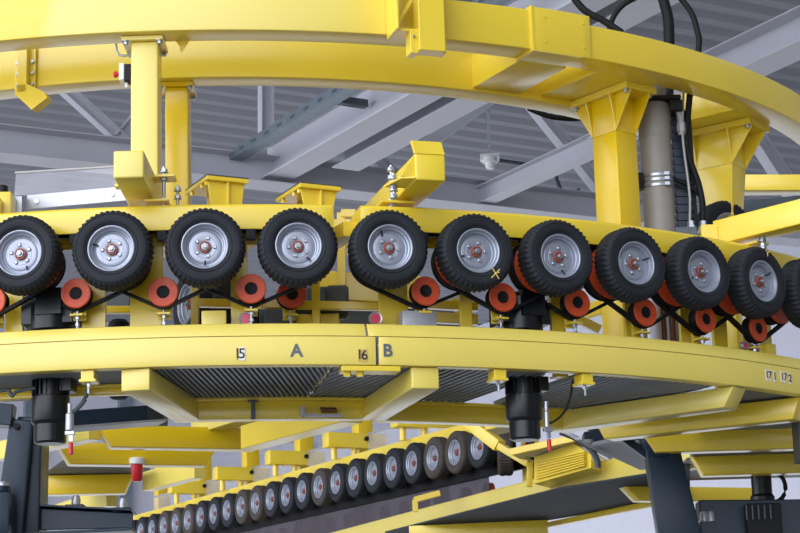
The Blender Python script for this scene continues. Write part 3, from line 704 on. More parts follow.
motor(50.5, 4.83, 'upright black motor hanging below the rail at far left'); motor(524, 4.83, 'upright black motor hanging below rail B in the middle right')
for px, cx0, lb, gl in ((71,None,'below the left black motor',1),(549,None,'below the right-hand black motor',0)):
    th, z = thof(px, 440, 4.96); F = frame(4.96, th, 0)
    z0 = thof(px, 455, 4.96)[1] if gl else thof(px,451,4.96)[1]
    t = thing('oil_valve', 'valve with dangling red handle ' + lb, 'valve', pol(4.96, th, z0), R(th), 'red-handled valves')
    MB(F).cyl((0,0,0), .012, z0, z0+.065, 'z', 14, .004).build('red_handle','red',t,40)
    MB(F).box(-.012,.012,-.004,.004,z0+.07,z0+.12).box(-.03,.02,-.012,.012,z0+.105,z0+.125).bevel(.002).build('lever','bolt',t)
    MB(F).cyl((-.008,0,0), .022 if gl else .014, z0+.125, z0+.22, 'z', 16, .006).cyl((-.008,0,0), .012, z0+.22, z0+.27, 'z', 12).build('valve_body','galv' if gl else 'bolt',t,35)
hose([(70,414),(78,408),(85,399),(87,390)], -4.85, .012, 'air_hose', 'short curved grey hose between the left motor and the stop block', 'slate')
hose([(548,424),(556,420),(564,412),(570,398),(573,380)], -4.5, .006, 'cable', 'thin black cable curving right from the valve by the right-hand motor', 'belt', 'cable')
hose([(0,391),(8,390),(12,396),(16,392),(28,389),(40,388)], -4.85, .010, 'air_hose', 'dark hose with fitting under the rail at the left edge', 'slate')

# ================================================================== photocells on the deck behind the rail
for px, py, lb in ((246,318.5,'below the third tension pulley'),(375.5,318.5,'beside the seam of the rails'),(745.5,346,'left one of a pair at the right'),(756,348.5,'right one of a pair at the right')):
    th, z = thof(px, py, 4.95); F = frame(4.95, th, 0); rr = .036 if px < 500 else .028
    t = thing('reflector', 'round red reflector behind the rail lip, ' + lb, 'reflector', pol(4.95, th, 3.5), R(th), 'round red reflectors behind the rail')
    MB(F).lathe([(rr*.78,-.004),(rr,-.006),(rr,.02),(0,.02)], (0,0,z), 24).box(-.012,.012,.02,.03,3.50,z).build('silver_ring','bolt',t,30)
    MB(F).lathe([(0,-.004),(rr*.78,-.003),(rr*.78,.0)], (0,0,z), 24).build('lens','pinkred',t,30)

# small sheet-metal boxes behind the lip
for px, w, lb, m in ((214,.13,'left of the reflector under the third tension pulley','pale'),(418,.19,'right of the rail seam under the fourth tension pulley','galv'),(768,.09,'at the right behind the rail lip','yellow')):
    th, z = thof(px, 318 if px < 700 else 350, 4.95); F = frame(4.93, th, 0)
    tag(MB(F).box(-w/2,w/2,-.05,.05,3.50,z+.035).bevel(.006).build('junction_box',m,None,30), 'small box behind the rail lip ' + lb, 'box')

# blue-grey motor lying behind the fourth wheel
P = aty(318,303,-4.2); zc_ = P.z
t = thing('geared_motor', 'horizontal blue-grey motor behind and below the fourth near wheel', 'motor', (P.x,-4.2,3.7))
MB().lathe([(0,-.13),(.085,-.13),(.092,-.12),(.092,.06),(.098,.06),(.098,.16),(.085,.175),(0,.178)], (P.x-.0,-4.2,zc_), 32, 'x').build('body','slate',t,30)
MB().box(P.x-.30,P.x-.12,-4.32,-4.08,zc_-.19,zc_-.02).lathe([(0,-.33),(.06,-.33),(.07,-.12),(0,-.12)], (P.x,-4.2,zc_-.06), 24, 'x').bevel(.01).build('gearbox','slate',t,30)
MB().box(P.x-.06,P.x+.05,-4.33,-4.27,zc_-.06,zc_+.06).bevel(.008).build('terminal_box','slate',t)
MB().box(P.x-.2,P.x+.12,-4.28,-4.12,3.50,zc_-.08).bevel(.004).build('foot','yellow',t)
# guard frames of square tube behind the wheels
def tubeframe(name, label, segs, Y, w=.045, m='deep'):
    P0 = aty(*segs[0][0], Y); t = thing(name, label, 'frame', (P0.x, Y, 3.46))
    for (a, b) in segs:
        vert = abs(a[1]-b[1]) > abs(a[0]-b[0]); A, B = aty(*a, Y+(.006 if vert else 0)), aty(*b, Y+(.006 if vert else 0))
        MB().beam(A, B, w, w, Vector((0,1,0)) if abs(B.z-A.z) > abs(B.x-A.x) else Vector((0,0,1))).bevel(.004).build('bar', m, t)
    return t
tubeframe('guard_railing', 'yellow square-tube frame behind the wheels under the third and fourth near wheel', [((196,303),(396,307)),((315,246),(316.5,330)),((195,247),(195,330))], -4.5)
tubeframe('guard_railing', 'yellow tube ladder frame seen through the gap of the wheel beam', [((341,213),(342,300)),((329,224),(362,224)),((341,214),(356,214)),((329,238),(356,239))], -3.7, .05, 'yellow')
tag(MB().beam(aty(318,285,-3.6), aty(420,291,-3.6), .05, .17).bevel(.004).build('cross_rail','yellow'), 'broad yellow cross rail seen between fourth and fifth near wheels', 'rail')
tag(MB().beam(aty(316,314,-3.5), aty(460,322,-3.5), .05, .12).bevel(.004).build('cross_rail','slate'), 'slate grey cross rail low between fourth and fifth near wheels', 'rail')
tag(MB().beam(aty(400,303,-4.3), aty(478,307,-4.3), .05, .05).bevel(.004).build('cross_rail','deep'), 'yellow cross rail right of the gap, under the fifth near wheel', 'rail')
tag(MB().beam(aty(400,316,-4.3), aty(478,320,-4.3), .05, .06).bevel(.004).build('cross_rail','yellow'), 'lower yellow cross rail under the fifth and sixth near wheels', 'rail')
tag(MB().beam(aty(452,300,-4.1), aty(470,324,-4.1), .05, .05).bevel(.004).build('brace','yellow'), 'slanting yellow brace below the fifth and sixth near wheels', 'brace')
tag(MB().beam(aty(576,318,-3.9), aty(600,330,-3.9), .05, .05).bevel(.004).build('brace','yellow'), 'slanting yellow brace below the seventh near wheel', 'brace')
tag(MB().beam(aty(585,312,-3.2), aty(640,296,-3.2), .06, .09).bevel(.004).build('brace','yellow'), 'sloping yellow brace below the eighth near wheel', 'brace')
P = aty(660,300,-3.6)
t = thing('pipe_bundle', 'upright pale pipe and brown cables below the eighth and ninth near wheels', 'pipes', (P.x,-3.6,3.5))
for i, (px, r_, m) in enumerate(((655,.035,'roofsteel'),(663,.013,'wood'),(667.5,.013,'galv'),(672,.016,'wood'))):
    Q = aty(px,310,-3.6); MB().cyl((Q.x,-3.6,0), r_, 3.5, 4.2, 'z', 16).build('pipe',m,t,40)
tag(MB().beam(aty(101,299,-3.9), aty(130,300,-3.9), .04, .16).bevel(.004).build('louvre_panel','slate'), 'small slate panel seen between the second and third near wheels', 'panel')
tag(MB().beam(aty(98,310,-4.2), aty(132,310,-4.2), .05, .04).bevel(.004).build('cross_rail','deep'), 'yellow cross rail below the second near wheel', 'rail')
tag(MB().cyl((aty(119,322,-4.3).x,-4.3,0), .06, 3.46, aty(119,320,-4.3).z, 'z', 20, .02).build('black_cap','blackmat',None,30), 'rounded black cap low behind the rail under the second near wheel', 'cap')

# guard angle and clear sheet behind the left wheels
A, B = atz(27,200,4.47), atz(129,186,4.47)
A, B = Vector((-.98,-3.95,4.49)), Vector((-.14,-4.62,4.49))
A, B = aty(27,202.5,-4.10), aty(131,193,-4.42)
t = thing('guard_strip', 'bolted galvanised strip with clear plastic sheet behind the two leftmost near wheels', 'guard', ((A.x+B.x)/2,-4.25,A.z-.1))
MB().beam(A, B, .012, .085).bevel(.002).build('galvanised_strip','galv',t)
A2, B2 = A+Vector((-.08,.05,.125)), B+Vector((0,.05,.105))
MB().beam(A2, B2, .006, .135).build('clear_sheet','clear',t)
MB().beam(A2+Vector((0,0,.07)), B2+Vector((0,0,.07)), .015, .012).bevel(.002).build('top_edge','dull',t)
for s in (.1,.83):
    c = A.lerp(B, s); MB().cyl((c.x,c.y-.006,c.z), .016, -.010, 0, 'y', 6).build('bolt','bolt',t)
MB().box(A.x-.1,A.x-.02,A.y-.04,A.y+.05,A.z-.09,A.z+.03).bevel(.003).build('end_block','steel',t)
t = thing('guard_bracket', 'yellow bracket with black knob at the left edge above the first near wheel', 'bracket', aty(5,205,-4.2))
P = aty(4,196,-4.2)
MB().box(P.x-.15,P.x+.06,-4.3,-4.1,4.35,P.z-.0).box(P.x-.15,P.x+.02,-4.45,-4.3,4.39,P.z-.06).bevel(.008).build('body','yellow',t,30)
MB().cyl((P.x-.0,-4.24,0), .03, P.z, P.z+.05, 'z', 16, .006).build('knob','blackmat',t,30)

# ================================================================== far row (straight line beyond the ring)
D = Vector((-.4454,.8953,.0181)); N = Vector((-.895,-.445,0))   # along the row / out of the wheel faces
W0 = Vector((1.9574,3.2550,4.1922)); STEP = Vector((-.20398,.41003,.0083)); PHI = math.atan2(-.895,.445)
FM = Matrix(((-N.x*0+D.x*0+math.cos(PHI), -math.sin(PHI), 0, 0),(math.sin(PHI), math.cos(PHI), 0, 0),(0,0,1,0),(0,0,0,1)))
def far(s, out, dz): return W0 + STEP*s + N*out + Vector((0,0,dz))
fw0 = make_wheel('wheel_assembly', '', 'wheel', 'rubber wheels along the far row', simple=True)
o_far = ['first','second','third','fourth','fifth','sixth','seventh','eighth','ninth','tenth','eleventh','twelfth','thirteenth','fourteenth','fifteenth','sixteenth','seventeenth','eighteenth','nineteenth','twentieth','twenty-first','twenty-second','twenty-third','twenty-fourth']
dusty = {1,2,8,12,13,17,18,19}
for i in range(23):
    w = fw0 if i == 0 else copy_tree(fw0, '')
    w.location = far(i, -.07, 0); w.rotation_euler = (0, R(random.uniform(0,360)), PHI)
    w['label'] = (f'dusty brown-black wheel' if i in dusty else 'small black wheel') + f' with silver rim, {o_far[i]} from the right in the far row'
    if i in dusty:
        for c in w.children:
            if c.name.startswith('tyre'):
                c.data = c.data.copy() if i == min(dusty) else DUST
                if i == min(dusty): DUST = c.data; DUST.materials.clear(); DUST.materials.append(M['dusty'])
def along(name, m, s0, s1, out, dz, w, h, parent=None, kind='box', up=Vector((0,0,1)), t=.012):
    return MB().beam(far(s0,out,dz), far(s1,out,dz), w, h, up, kind, t).bevel(.004).build(name, m, parent)
fb = thing('wheel_beam', 'straight yellow beam carrying the far row of wheels', 'beam', far(11,-.25,.05))
along('channel','yellow', -1.0, 23.5, -.158, .215, .012, .15, fb)
along('rear_web','yellow', -1.0, 23.5, -.375, .215, .012, .13, fb)
along('top_flange','pale', -1.0, 23.5, -.266, .285, .23, .012, fb)
t = thing('belt_guard', 'smoked plastic guard sheet below the far row of wheels', 'guard', far(10,-.30,-.5))
along('sheet','smoked', .4, 23.5, -.22, -.41, .006, .36, t); along('edge_strip','belt', -1.2, 23.5, -.21, -.195, .05, .12, t)
# tension pulleys behind the smoked sheet
ft0 = None
for i in range(19):
    if ft0 is None:
        ft0 = thing('tension_pulley', '', 'pulley', (0,0,0), 0, 'tension pulleys of the far row')
        MB().lathe([(.025,-.030),(.070,-.030),(.077,-.025),(.077,.03),(.03,.035)], seg=24).build('pulley','orange',ft0,30)
        MB().cyl((0,0,0), .025, -.022, .04, 'y', 12).build('hub','blackmat',ft0,30)
        MB().box(-.02,.02,.03,.05,-.26,.05).build('bracket','blackmat',ft0)
        o = ft0
    else: o = copy_tree(ft0, '')
    o.location = far(i+.9, -.34, -.36); o.rotation_euler = (0,0,PHI)
    o['label'] = f'red tension pulley behind the smoked sheet, {o_far[i]} from the right in the far row'
# rail of the far section: straight, bending at its near end
pts = [atz(300,541,3.70), atz(400,516,3.70), atz(520,483,3.70), atz(600,462,3.70), atz(650,448,3.70)]
A = pts[0]; Bq = pts[4]
d = (Bq-A); d.z = 0; d.normalize(); A = A - d*6
t = thing('guide_rail', 'long straight yellow guide rail crossing below the far row of wheels', 'guide rail', (A.x,A.y,3.47))
path = [A, Bq, Bq + Vector((.10,-.28,0)), Bq+Vector((.26,-.50,0)), Bq+Vector((.48,-.66,0)), Bq+Vector((.8,-.76,0))]
def sweep(path, prof, mb):      # prof: (side to the right of travel, z)
    rings = []
    for i, p in enumerate(path):
        tt = (path[min(i+1,len(path)-1)] - path[max(i-1,0)]); tt.z = 0; tt.normalize(); rt = Vector((tt.y,-tt.x,0))
        rings.append([mb.v(Vector((p.x,p.y,0)) + rt*a + Vector((0,0,z))) for a, z in prof])
    m = len(prof)
    for A_, B_ in zip(rings, rings[1:]):
        for k in range(m): mb.bm.faces.new((A_[k],A_[(k+1)%m],B_[(k+1)%m],B_[k]))
    mb.bm.faces.new(rings[0][::-1]); mb.bm.faces.new(rings[-1]); return mb
sweep(path, [(0,3.478),(0,3.70),(-.012,3.70),(-.012,3.49),(-.13,3.49),(-.13,3.478)], MB()).bevel(.004).build('web','pale',t,30)
sweep(path, [(.0,3.70),(-.09,3.715),(-.09,3.703),(-.0,3.69)], MB()).build('lip','pale',t,30)
# its flat deck and inner edge
dA = far(20,.0,0); 
q = [atz(385,533,3.47), atz(560,489,3.47), atz(690,468,3.47), atz(690,497,3.47), atz(545,521,3.47), atz(470,543,3.47)]
mb = MB(); lo = [p.copy() for p in q]; mb.hexa(lo, [p + Vector((0,0,.015)) for p in q])
tag(mb.build('deck_sheet','under'), 'flat dark grey deck sheet under the long straight rail, lower right', 'deck sheet')
bar(atz(540,527,3.44), atz(700,494,3.44), .07, .05, 'inner_rail', 'thin yellow rail along the edge of the dark deck, lower right', 'rail')
bar(atz(410,533,3.40), atz(548,527,3.40), .12, .12, 'cross_beam', 'yellow cross beam at the bottom edge below the long straight rail', 'cross beam', 'yellow')
mitre(atz(622,490,3.45), atz(768,492,3.45), .14, 3.36, 3.475, .12, .0, 'radial_arm', 'yellow arm behind the leaning dark hanger, lowest of the right-hand arms', 'support arm', 'yellow', G_ARM)

# posts and suspension boxes of the far row
FP = ((22.9,.35,5.9),(19.3,.35,5.9),(15.6,.35,5.9),(11.9,.35,5.9),(8.3,.35,5.6),(3.8,.35,5.2))
bx = ((19.6,'far left'),(10.6,'middle'),(1.6,'near'))
onam = ['fifth','fourth','third','second','first']
for i, (s, o, zt) in enumerate(FP[:5]):
    p = far(s, -.62, 0); F = Matrix.Translation((p.x,p.y,0)) @ Matrix.Rotation(PHI, 4, 'Z')
    t = thing('square_post', f'yellow square post behind the far row, {onam[i]} from the right', 'post', (p.x,p.y,0), PHI, 'posts behind the far row')
    MB(F).box(-.09,.09,-.09,.09,0,5.6).bevel(.008).build('tube','deep',t,30)
    MB(F).box(-.13,.13,-.13,.13,0,.02).bevel(.003).build('foot_plate','deep',t)
def rowarm(s, label, w=.17, far_y=.70):
    p = far(s, .02, .0); F = Matrix.Translation(p) @ Matrix.Rotation(PHI, 4, 'Z')
    t = thing('suspension_arm', label, 'suspension arm', p, PHI, 'suspension boxes above the far row')
    MB(F).box(-w/2,w/2,.0,far_y,.40,.56).bevel(.006).build('tube','yellow',t,30)
    MB(F).cyl((0,.10,0), .035, .27, .40, 'z', 14).build('foot','yellow',t,30)
    MB(F).cyl((0,.34,0), .035, .27, .40, 'z', 14).build('foot','yellow',t,30)
    MB(F).cyl((w/2,.45,.50), .025, 0, .03, 'x', 10).build('plug','blackmat',t,30)
rowarm(18.3, 'yellow suspension box above the far left end of the far row')
rowarm(14.7, 'small yellow suspension box between the outer two above the far row')
rowarm(11.0, 'yellow suspension box above the middle of the far row')
rowarm(7.4, 'yellow suspension box above the far row, second from the right')
rowarm(3.7, 'yellow suspension box above the right end of the far row')
for i, (s0, s1, lb) in enumerate(((18.6,22.6,'far left end'),(14.9,18.1,'left part'),(11.3,14.5,'left middle part'),(7.7,10.8,'middle part'),(4.0,7.2,'right part'))):
    t = thing('guard_strip', f'clear plastic guard sheet above the {lb} of the far row', 'guard', far((s0+s1)/2,-.4,.3), 0, 'clear guards above the far row')
    along('sheet','clear', s0, s1, -.45, .44, .006, .22, t); along('bottom_strip','galv', s0, s1, -.44, .31, .02, .07, t); along('top_edge','galv', s0, s1, -.45, .555, .02, .02, t)
# lower posts under the far row
for s, lb in ((15.6,'third from the right'),(9.9,'second from the right'),(3.4,'first from the right'),(-.6,'beside the louvred box')):
    p = far(s, -.42, 0); F = Matrix.Translation((p.x,p.y,0)) @ Matrix.Rotation(PHI, 4, 'Z')
    tag(MB(F).box(-.07,.07,-.06,.06,3.46,4.28).bevel(.005).build('stanchion','yellow'), 'yellow stanchion below the far row, ' + lb, 'stanchion', 'stanchions below the far row')
A_ = aty(437,496,2.9); tag(MB().beam(aty(414,500,3.0), aty(440,493,3.0), .06,.05).beam(aty(415,500,3.0), aty(415.5,512,3.0), .05,.05, Vector((0,1,0))).bevel(.003).build('angle_stand','yellow'), 'small yellow angle frame standing on the long straight rail', 'frame')

# louvred yellow box, its trays and slanted bars at the near end of the far row
t = thing('louvred_box', 'yellow box with louvred face on the long straight rail', 'box', aty(560,475,1.2))
P = [aty(534,484,1.25), aty(591,468,.55), aty(591,455,.55), aty(573,443,.75), aty(534,457,1.25)]
back = Vector((.18,.40,0))
MB().hexa(P, [p+back for p in P]).bevel(.004).build('body','yellow',t)
for i in range(7):
    f = (i+.7)/8; a = aty(538,481,1.22).lerp(aty(538,459,1.22), f); b = aty(586,467,.60).lerp(aty(586,449,.60), f)
    MB().beam(a+Vector((-.01,-.02,0)), b+Vector((-.01,-.02,0)), .02, .010).build('louvre','yellow',t)
P2 = aty(532,480,1.3)
bar(aty(529,487,1.3), aty(530,462,1.3), .05,.03,'edge_bar','narrow yellow upright bar left of the louvred box','bar', up=Vector((0,1,0)))
bar(aty(461,416,2.0), aty(500,446,1.7), .10,.10,'brace','slanting yellow brace right of the last far wheel, upper piece','brace','yellow')
bar(aty(500,446,1.6), aty(530,464,1.4), .08,.06,'brace','slanting yellow brace leading down to the louvred box','brace','yellow')
for a, b, lb in (((486,427),(530,416),'upper'),((511,452),(575,438),'lower')):
    A, B = aty(*a,1.1), aty(*b,.6)
    t = thing('cable_tray', f'short yellow-edged tray beside the hanging black motor, {lb} one', 'tray', A)
    MB().beam(A, B, .03, .055).bevel(.003).build('edge','yellow',t)
    MB().hexa([A+Vector((0,0,-.02)),B+Vector((0,0,-.02)),B+Vector((.1,.35,-.02)),A+Vector((.1,.35,-.02))],[A+Vector((0,0,-.01)),B+Vector((0,0,-.01)),B+Vector((.1,.35,-.01)),A+Vector((.1,.35,-.01))]).build('floor','galv',t)
# last turned wheel of the far row, seen past its end
w = copy_tree(fw0, 'dark brown wheel turned edge-on past the right end of the far row'); p = aty(505,453,2.9)
w.location = p; w.rotation_euler = (0,0,R(-92))
for c in w.children:
    if c.name.startswith('tyre'): c.data = DUST
# two more wheels seen through the gap below the third near wheel
for px, py, lb in ((195,305,'left'),(213,301,'right')):
    w = copy_tree(fw0, f'half-hidden wheel seen side-on below the third near wheel, {lb} of two'); p = aty(px,py,-3.6)
    w.location = p; w.rotation_euler = (0,R(20),R(-62)); w['group'] = 'wheels half hidden behind the near ring'
# dark wheel behind the right beam
w = copy_tree(fw0, 'half-hidden dark wheel with white rim peeking over the right wheel beam'); w.location = aty(724,233,-2.6); w.rotation_euler = (0,0,R(28)); w['group'] = 'wheels half hidden behind the near ring'

# ================================================================== beams of the inner track, lower left
G_L = 'cross beams of the inner track at lower left'
def lowbeam(p0, p1, z, Yoff, c0, c1, lb, h=.15, m='deep'):
    A, B = atz(*p0, z), atz(*p1, z)
    mitre((A.x,A.y), (B.x,B.y), .14, z, z+h, c0, c1, 'cross_beam', lb, 'cross beam', m, G_L)
lowbeam((97,448), (268,451), 3.50, 0, .09, .09, 'yellow cross beam with slanted ends below the corrugated sheets, uppermost at lower left', .145)
lowbeam((56,465), (217,467), 3.50, 0, .09, .09, 'yellow cross beam with slanted ends above the red lamp', .15)
lowbeam((20,496), (134,494), 3.50, 0, .05, .07, 'yellow cross beam left of the red lamp, lowest at lower left', .15)
tag(MB().beam(atz(0,452,3.62), atz(95,430,3.62), .10,.13).bevel(.004).build('track_beam','pale'), 'pale yellow beam rising right behind the left dark hanger', 'beam')
tag(MB().beam(atz(36,521,3.55), atz(112,497,3.55), .10,.15).bevel(.004).build('track_beam','pale'), 'pale yellow beam just above the dark frame at lower left', 'beam')
tag(MB().beam(atz(148,482,3.6), atz(200,468,3.6), .10,.15).bevel(.004).build('track_beam','pale'), 'pale yellow beam sloping up right behind the red lamp', 'beam')
tag(MB().beam(atz(250,438,3.5), atz(352,410,3.5), .14,.15).bevel(.004).build('track_beam','yellow'), 'yellow beam sloping up right above the middle of the far row', 'beam')
tag(MB().beam(atz(200,425,3.7), atz(285,398,3.7), .14,.15).bevel(.004).build('track_beam','pale'), 'pale yellow beam behind the uppermost cross beam', 'beam')
for px, py, lb in ((213,428,'left'),(231,428,'right')):
    P = aty(px,py,-.6); tag(MB().cyl((P.x,P.y,0), .055, P.z-.05, P.z+.1, 'z', 16, .008).build('spacer','yellow',None,30), f'short yellow cylindrical spacer on the uppermost cross beam, {lb} one', 'spacer')
q = [atz(30,484,3.66), atz(70,455,3.66), atz(150,470,3.66), atz(95,488,3.66)]
tag(MB().hexa(q, [p+Vector((0,0,.015)) for p in q]).build('deck_sheet','deck'), 'grey deck sheet between the lower left cross beams', 'deck sheet')
# red lamp
P = aty(137,470,-1.3); 
t = thing('signal_lamp', 'red signal lamp hanging under a yellow cross beam at lower left', 'lamp', (P.x,P.y,P.z-.06))
ztop = aty(137,463,-1.3).z; zbot = aty(137,482,-1.3).z
MB().cyl((P.x,P.y,0), .055, ztop-.012, ztop+.035, 'z', 20, .006).build('base','white',t,30)
MB().lathe([(0,zbot),(.028,zbot+.004),(.040,zbot+.02),(.042,ztop-.012),(0,ztop-.012)], (P.x,P.y,0), 24, 'z').build('red_lens','red',t,40)

# ================================================================== dark hangers and frames (cabin hangers)
def taper(P0, P1, w0, w1, d, name, parent, m='navy', up=Vector((0,1,0))):
    P0, P1 = Vector(P0), Vector(P1); dr = (P1-P0).normalized(); a = dr.cross(up).normalized(); b = a.cross(dr)
    return MB().hexa([P0-a*w0/2-b*d/2,P0+a*w0/2-b*d/2,P0+a*w0/2+b*d/2,P0-a*w0/2+b*d/2],[P1-a*w1/2-b*d/2,P1+a*w1/2-b*d/2,P1+a*w1/2+b*d/2,P1-a*w1/2+b*d/2]).bevel(.012,3).build(name, m, parent, 30)
Yh = -2.0
t = thing('cabin_hanger', 'leaning dark navy hanger arm with a round pivot at lower right', 'hanger', aty(690,560,Yh))
taper(aty(659,440,Yh), aty(682,552,Yh), .22, .29, .16, 'arm', t)
Pv = aty(658,440,Yh)
MB().cyl((Pv.x,Yh-.02,Pv.z), .125, -.12, .14, 'y', 32, .02).build('pivot','navy',t,30)
MB().cyl((Pv.x+.02,Yh-.02,Pv.z), .07, -.15, -.12, 'y', 24, .01).build('pivot_cap','navy',t,30)
MB().beam(aty(583,437,Yh), aty(676,438,Yh), .16, .05).bevel(.006).build('carrier_bar','navy',t)
MB().yprism([(aty(588,430,Yh).x,aty(588,430,Yh).z),(aty(606,432,Yh).x,aty(606,432,Yh).z),(aty(612,440,Yh).x,aty(612,440,Yh).z),(aty(592,444,Yh).x,aty(592,444,Yh).z)],Yh-.1,Yh+.1).build('end_lug','navy',t)
MB().beam(aty(622,437,Yh), aty(648,456,Yh), .05, .05).bevel(.004).build('link','navy',t)
q = [atz(575,440,3.60), atz(640,438,3.60), atz(662,468,3.45), atz(640,470,3.45)]
tag(MB().hexa(q, [p+Vector((0,0,.02)) for p in q]).build('guide_plate','roofsteel'), 'slanted galvanised plate left of the leaning dark hanger', 'plate')
hose([(560,432),(575,438),(590,448),(597,460),(598,468)], -1.0, .022, 'cable_conduit', 'grey cable conduit bending down left of the slanted galvanised plate', 'slate', 'conduit')
bar(aty(553,426,-1.0), aty(612,458,-1.0), .05, .03, 'cable_rail', 'thin grey rail sloping down right above the louvred box', 'rail', 'galv')
Yl = -2.4
t = thing('cabin_hanger', 'dark navy hanger arm at the left edge below the hanging motor', 'hanger', aty(10,560,Yl))
taper(aty(22,420,Yl), aty(6,552,Yl), .15, .20, .05, 'front_plate', t)
taper(aty(34,420,Yl+.2), aty(26,552,Yl+.2), .16, .22, .30, 'rear_plate', t)
MB().cyl((aty(18,424,Yl).x,Yl-.02,aty(18,427,Yl).z), .02, -.03, 0, 'y', 12).build('pin','blackmat',t)
MB().beam(aty(-14,414,Yl), aty(14,416,Yl), .12, .14).bevel(.006).build('cross_bar','navy',t)
t = thing('carrier_beam', 'dark blue-black carrier beam under the left guide rail', 'beam', aty(100,412,-3.4))
MB().beam(aty(40,424,-3.55), aty(160,415,-3.3), .12, .115).bevel(.006).build('web','navy',t)
MB().beam(aty(60,430,-3.62), aty(163,422,-3.37), .20, .012).bevel(.003).build('lower_flange','galv',t)
MB().box(aty(150,416,-3.3).x,aty(166,416,-3.3).x,-3.42,-3.2,aty(150,424,-3.3).z,aty(150,408,-3.3).z).bevel(.004).build('end_plate','blackmat',t)
t = thing('steel_gantry', 'dark navy steel frame with bolted domes at the lower left corner', 'frame', aty(60,540,-2.2))
MB().hexa([aty(10,531,-2.3),aty(133,528,-2.3),aty(133,528,-2.1),aty(10,531,-2.1)],[aty(12,507,-2.3),aty(133,513,-2.3),aty(133,513,-2.1),aty(12,507,-2.1)]).bevel(.006).build('beam','navy',t)
MB().beam(aty(10,506,-2.2), aty(134,512,-2.2), .28, .014).bevel(.003).build('top_flange','navy',t)
MB().beam(aty(-10,538,-2.3), aty(134,531,-2.3), .28, .02).bevel(.003).build('bottom_flange','navy',t)
for px, py in ((76,504),(123,507)):
    p = aty(px,py,-2.2); MB().lathe([(0,.06),(.02,.055),(.03,.03),(.03,-.02),(0,-.02)], p, 16, 'z').build('dome_nut','galv',t,40); MB().box(p.x-.06,p.x+.06,-2.28,-2.12,p.z-.04,p.z-.01).bevel(.004).build('pad','navy',t)
p = aty(1,513,-2.6); MB().box(p.x-.15,p.x+.07,-2.7,-2.5,p.z-.14,p.z+.12).cyl((p.x,p.y,p.z), .06, .12, .17, 'z', 20, .01).bevel(.006).build('clamp_block','navy',t,30)
MB().cyl((p.x+.01,p.y,p.z), .035, .16, .20, 'z', 16, .01).build('clamp_nut','galv',t,40)
Yr = -1.8
t = thing('carriage', 'dark navy carriage frame with grille along the bottom right edge', 'frame', aty(740,545,Yr))
MB().beam(aty(698,524,Yr), aty(812,523,Yr), .20, .30).bevel(.008).build('beam','navy',t)
MB().box(aty(742,520,Yr).x,aty(776,520,Yr).x,Yr-.22,Yr-.05,aty(745,545,Yr).z,aty(745,507,Yr).z).bevel(.006).build('grille_box','blackmat',t)
for i in range(5):
    x = aty(746+6*i,515,Yr-.2).x; MB().box(x-.004,x+.004,Yr-.235,Yr-.22,aty(746,523,Yr).z,aty(746,509,Yr).z).build('grille_bar','slate',t)
for px in (704,711):
    p = aty(px,517,Yr-.1); MB().lathe([(0,.045),(.022,.035),(.03,.01),(.03,-.03),(0,-.03)], p, 16, 'z').build('dome_nut','galv',t,40)
MB().beam(aty(691,536,Yr-.12), aty(699,521,Yr-.12), .015, .012, Vector((0,1,0))).build('linkage_rod','galv',t)
motor_p = aty(762,490,-.6)
t = thing('drive_motor', 'upright black motor behind the right-hand dark carriage frame', 'motor', (motor_p.x,motor_p.y,2.95), 0, 'upright black drive motors')
MB().lathe([(0,2.9),(.085,2.9),(.09,2.95),(.09,3.22),(.075,3.24),(.075,3.4),(.12,3.42),(.12,3.46),(0,3.46)], (motor_p.x,motor_p.y,0), 30, 'z').build('housing','black',t,30)
MB().tube([Vector((motor_p.x+.08,motor_p.y-.02,3.40))+Vector((.09*math.sin(a*.35),0,-.11*(1-math.cos(a*.35)))) for a in range(10)], .016, 8).build('cable','blackmat',t,40)
tag(MB().box(aty(796,445,-3.2).x,aty(812,445,-3.2).x,-3.3,-3.1,aty(796,462,-3.2).z,aty(796,415,-3.2).z).bevel(.004).build('dark_bracket','navy'), 'dark bracket hanging at the right edge beside the upper right arm', 'bracket')
bar(aty(742,185,-.5), aty(830,185,-.5), .16, .125, 'track_beam', 'yellow horizontal beam behind the right flared post', 'beam', 'yellow')
bar(aty(700,212,.2), aty(830,200,.8), .12, .10, 'roof_tie', 'dark grey horizontal tie behind the right flared post', 'beam', 'slate')

# ================================================================== roof steel
P0 = (0, 8)
def T(px, py, off=0): return onp(px, py, (P0[0]-math.sin(BETA)*off, P0[1]+math.cos(BETA)*off), BETA)
def rbeam(a, b, w, h, label, off=0, kind='I', m='roofsteel', name='roof_beam', ext=(0,0)):
    n = V
    A, B = T(*a, off), T(*b, off); d = (B-A).normalized(); up = n.cross(d)
    if up.z < 0: up = -up
    mb = MB().beam(A, B, w, h, up, kind, .016, ext)
    return tag(mb.bevel(.004).build(name, m), label, 'roof beam', 'roof steelwork')
rbeam((0,143), (640,214), .40, .34, 'long light grey lower chord of the roof truss behind the posts', 0, ext=(6,6))
def purlin(px, py, z, w, h, f, bk, label, m='roofsteel'):   # level roof beam along V; (px, py) lies on its lower left edge
    P = atz(px, py, z) + U*(w/2) + Vector((0,0,h/2))
    return tag(MB().beam(P - V*f, P + V*bk, w, h, Vector((0,0,1)), 'I', .018).bevel(.004).build('roof_beam', m), label, 'roof beam', 'roof steelwork')
purlin(364, 120, 8.12, .37, .46, 9, 2.75, 'broad light grey roof beam running up right above the third and fourth near wheels')
purlin(399, 131.5, 8.12, .36, .44, 9, 1.6, 'light grey roof beam right behind the broad one')
purlin(745, 66, 8.12, .40, .36, 9, 2.8, 'light grey roof beam at the far right above the overhead beam')
purlin(550, 171, 8.12, .20, .24, 1.6, 2.4, 'light grey roof beam rising right behind the deep yellow flared post')
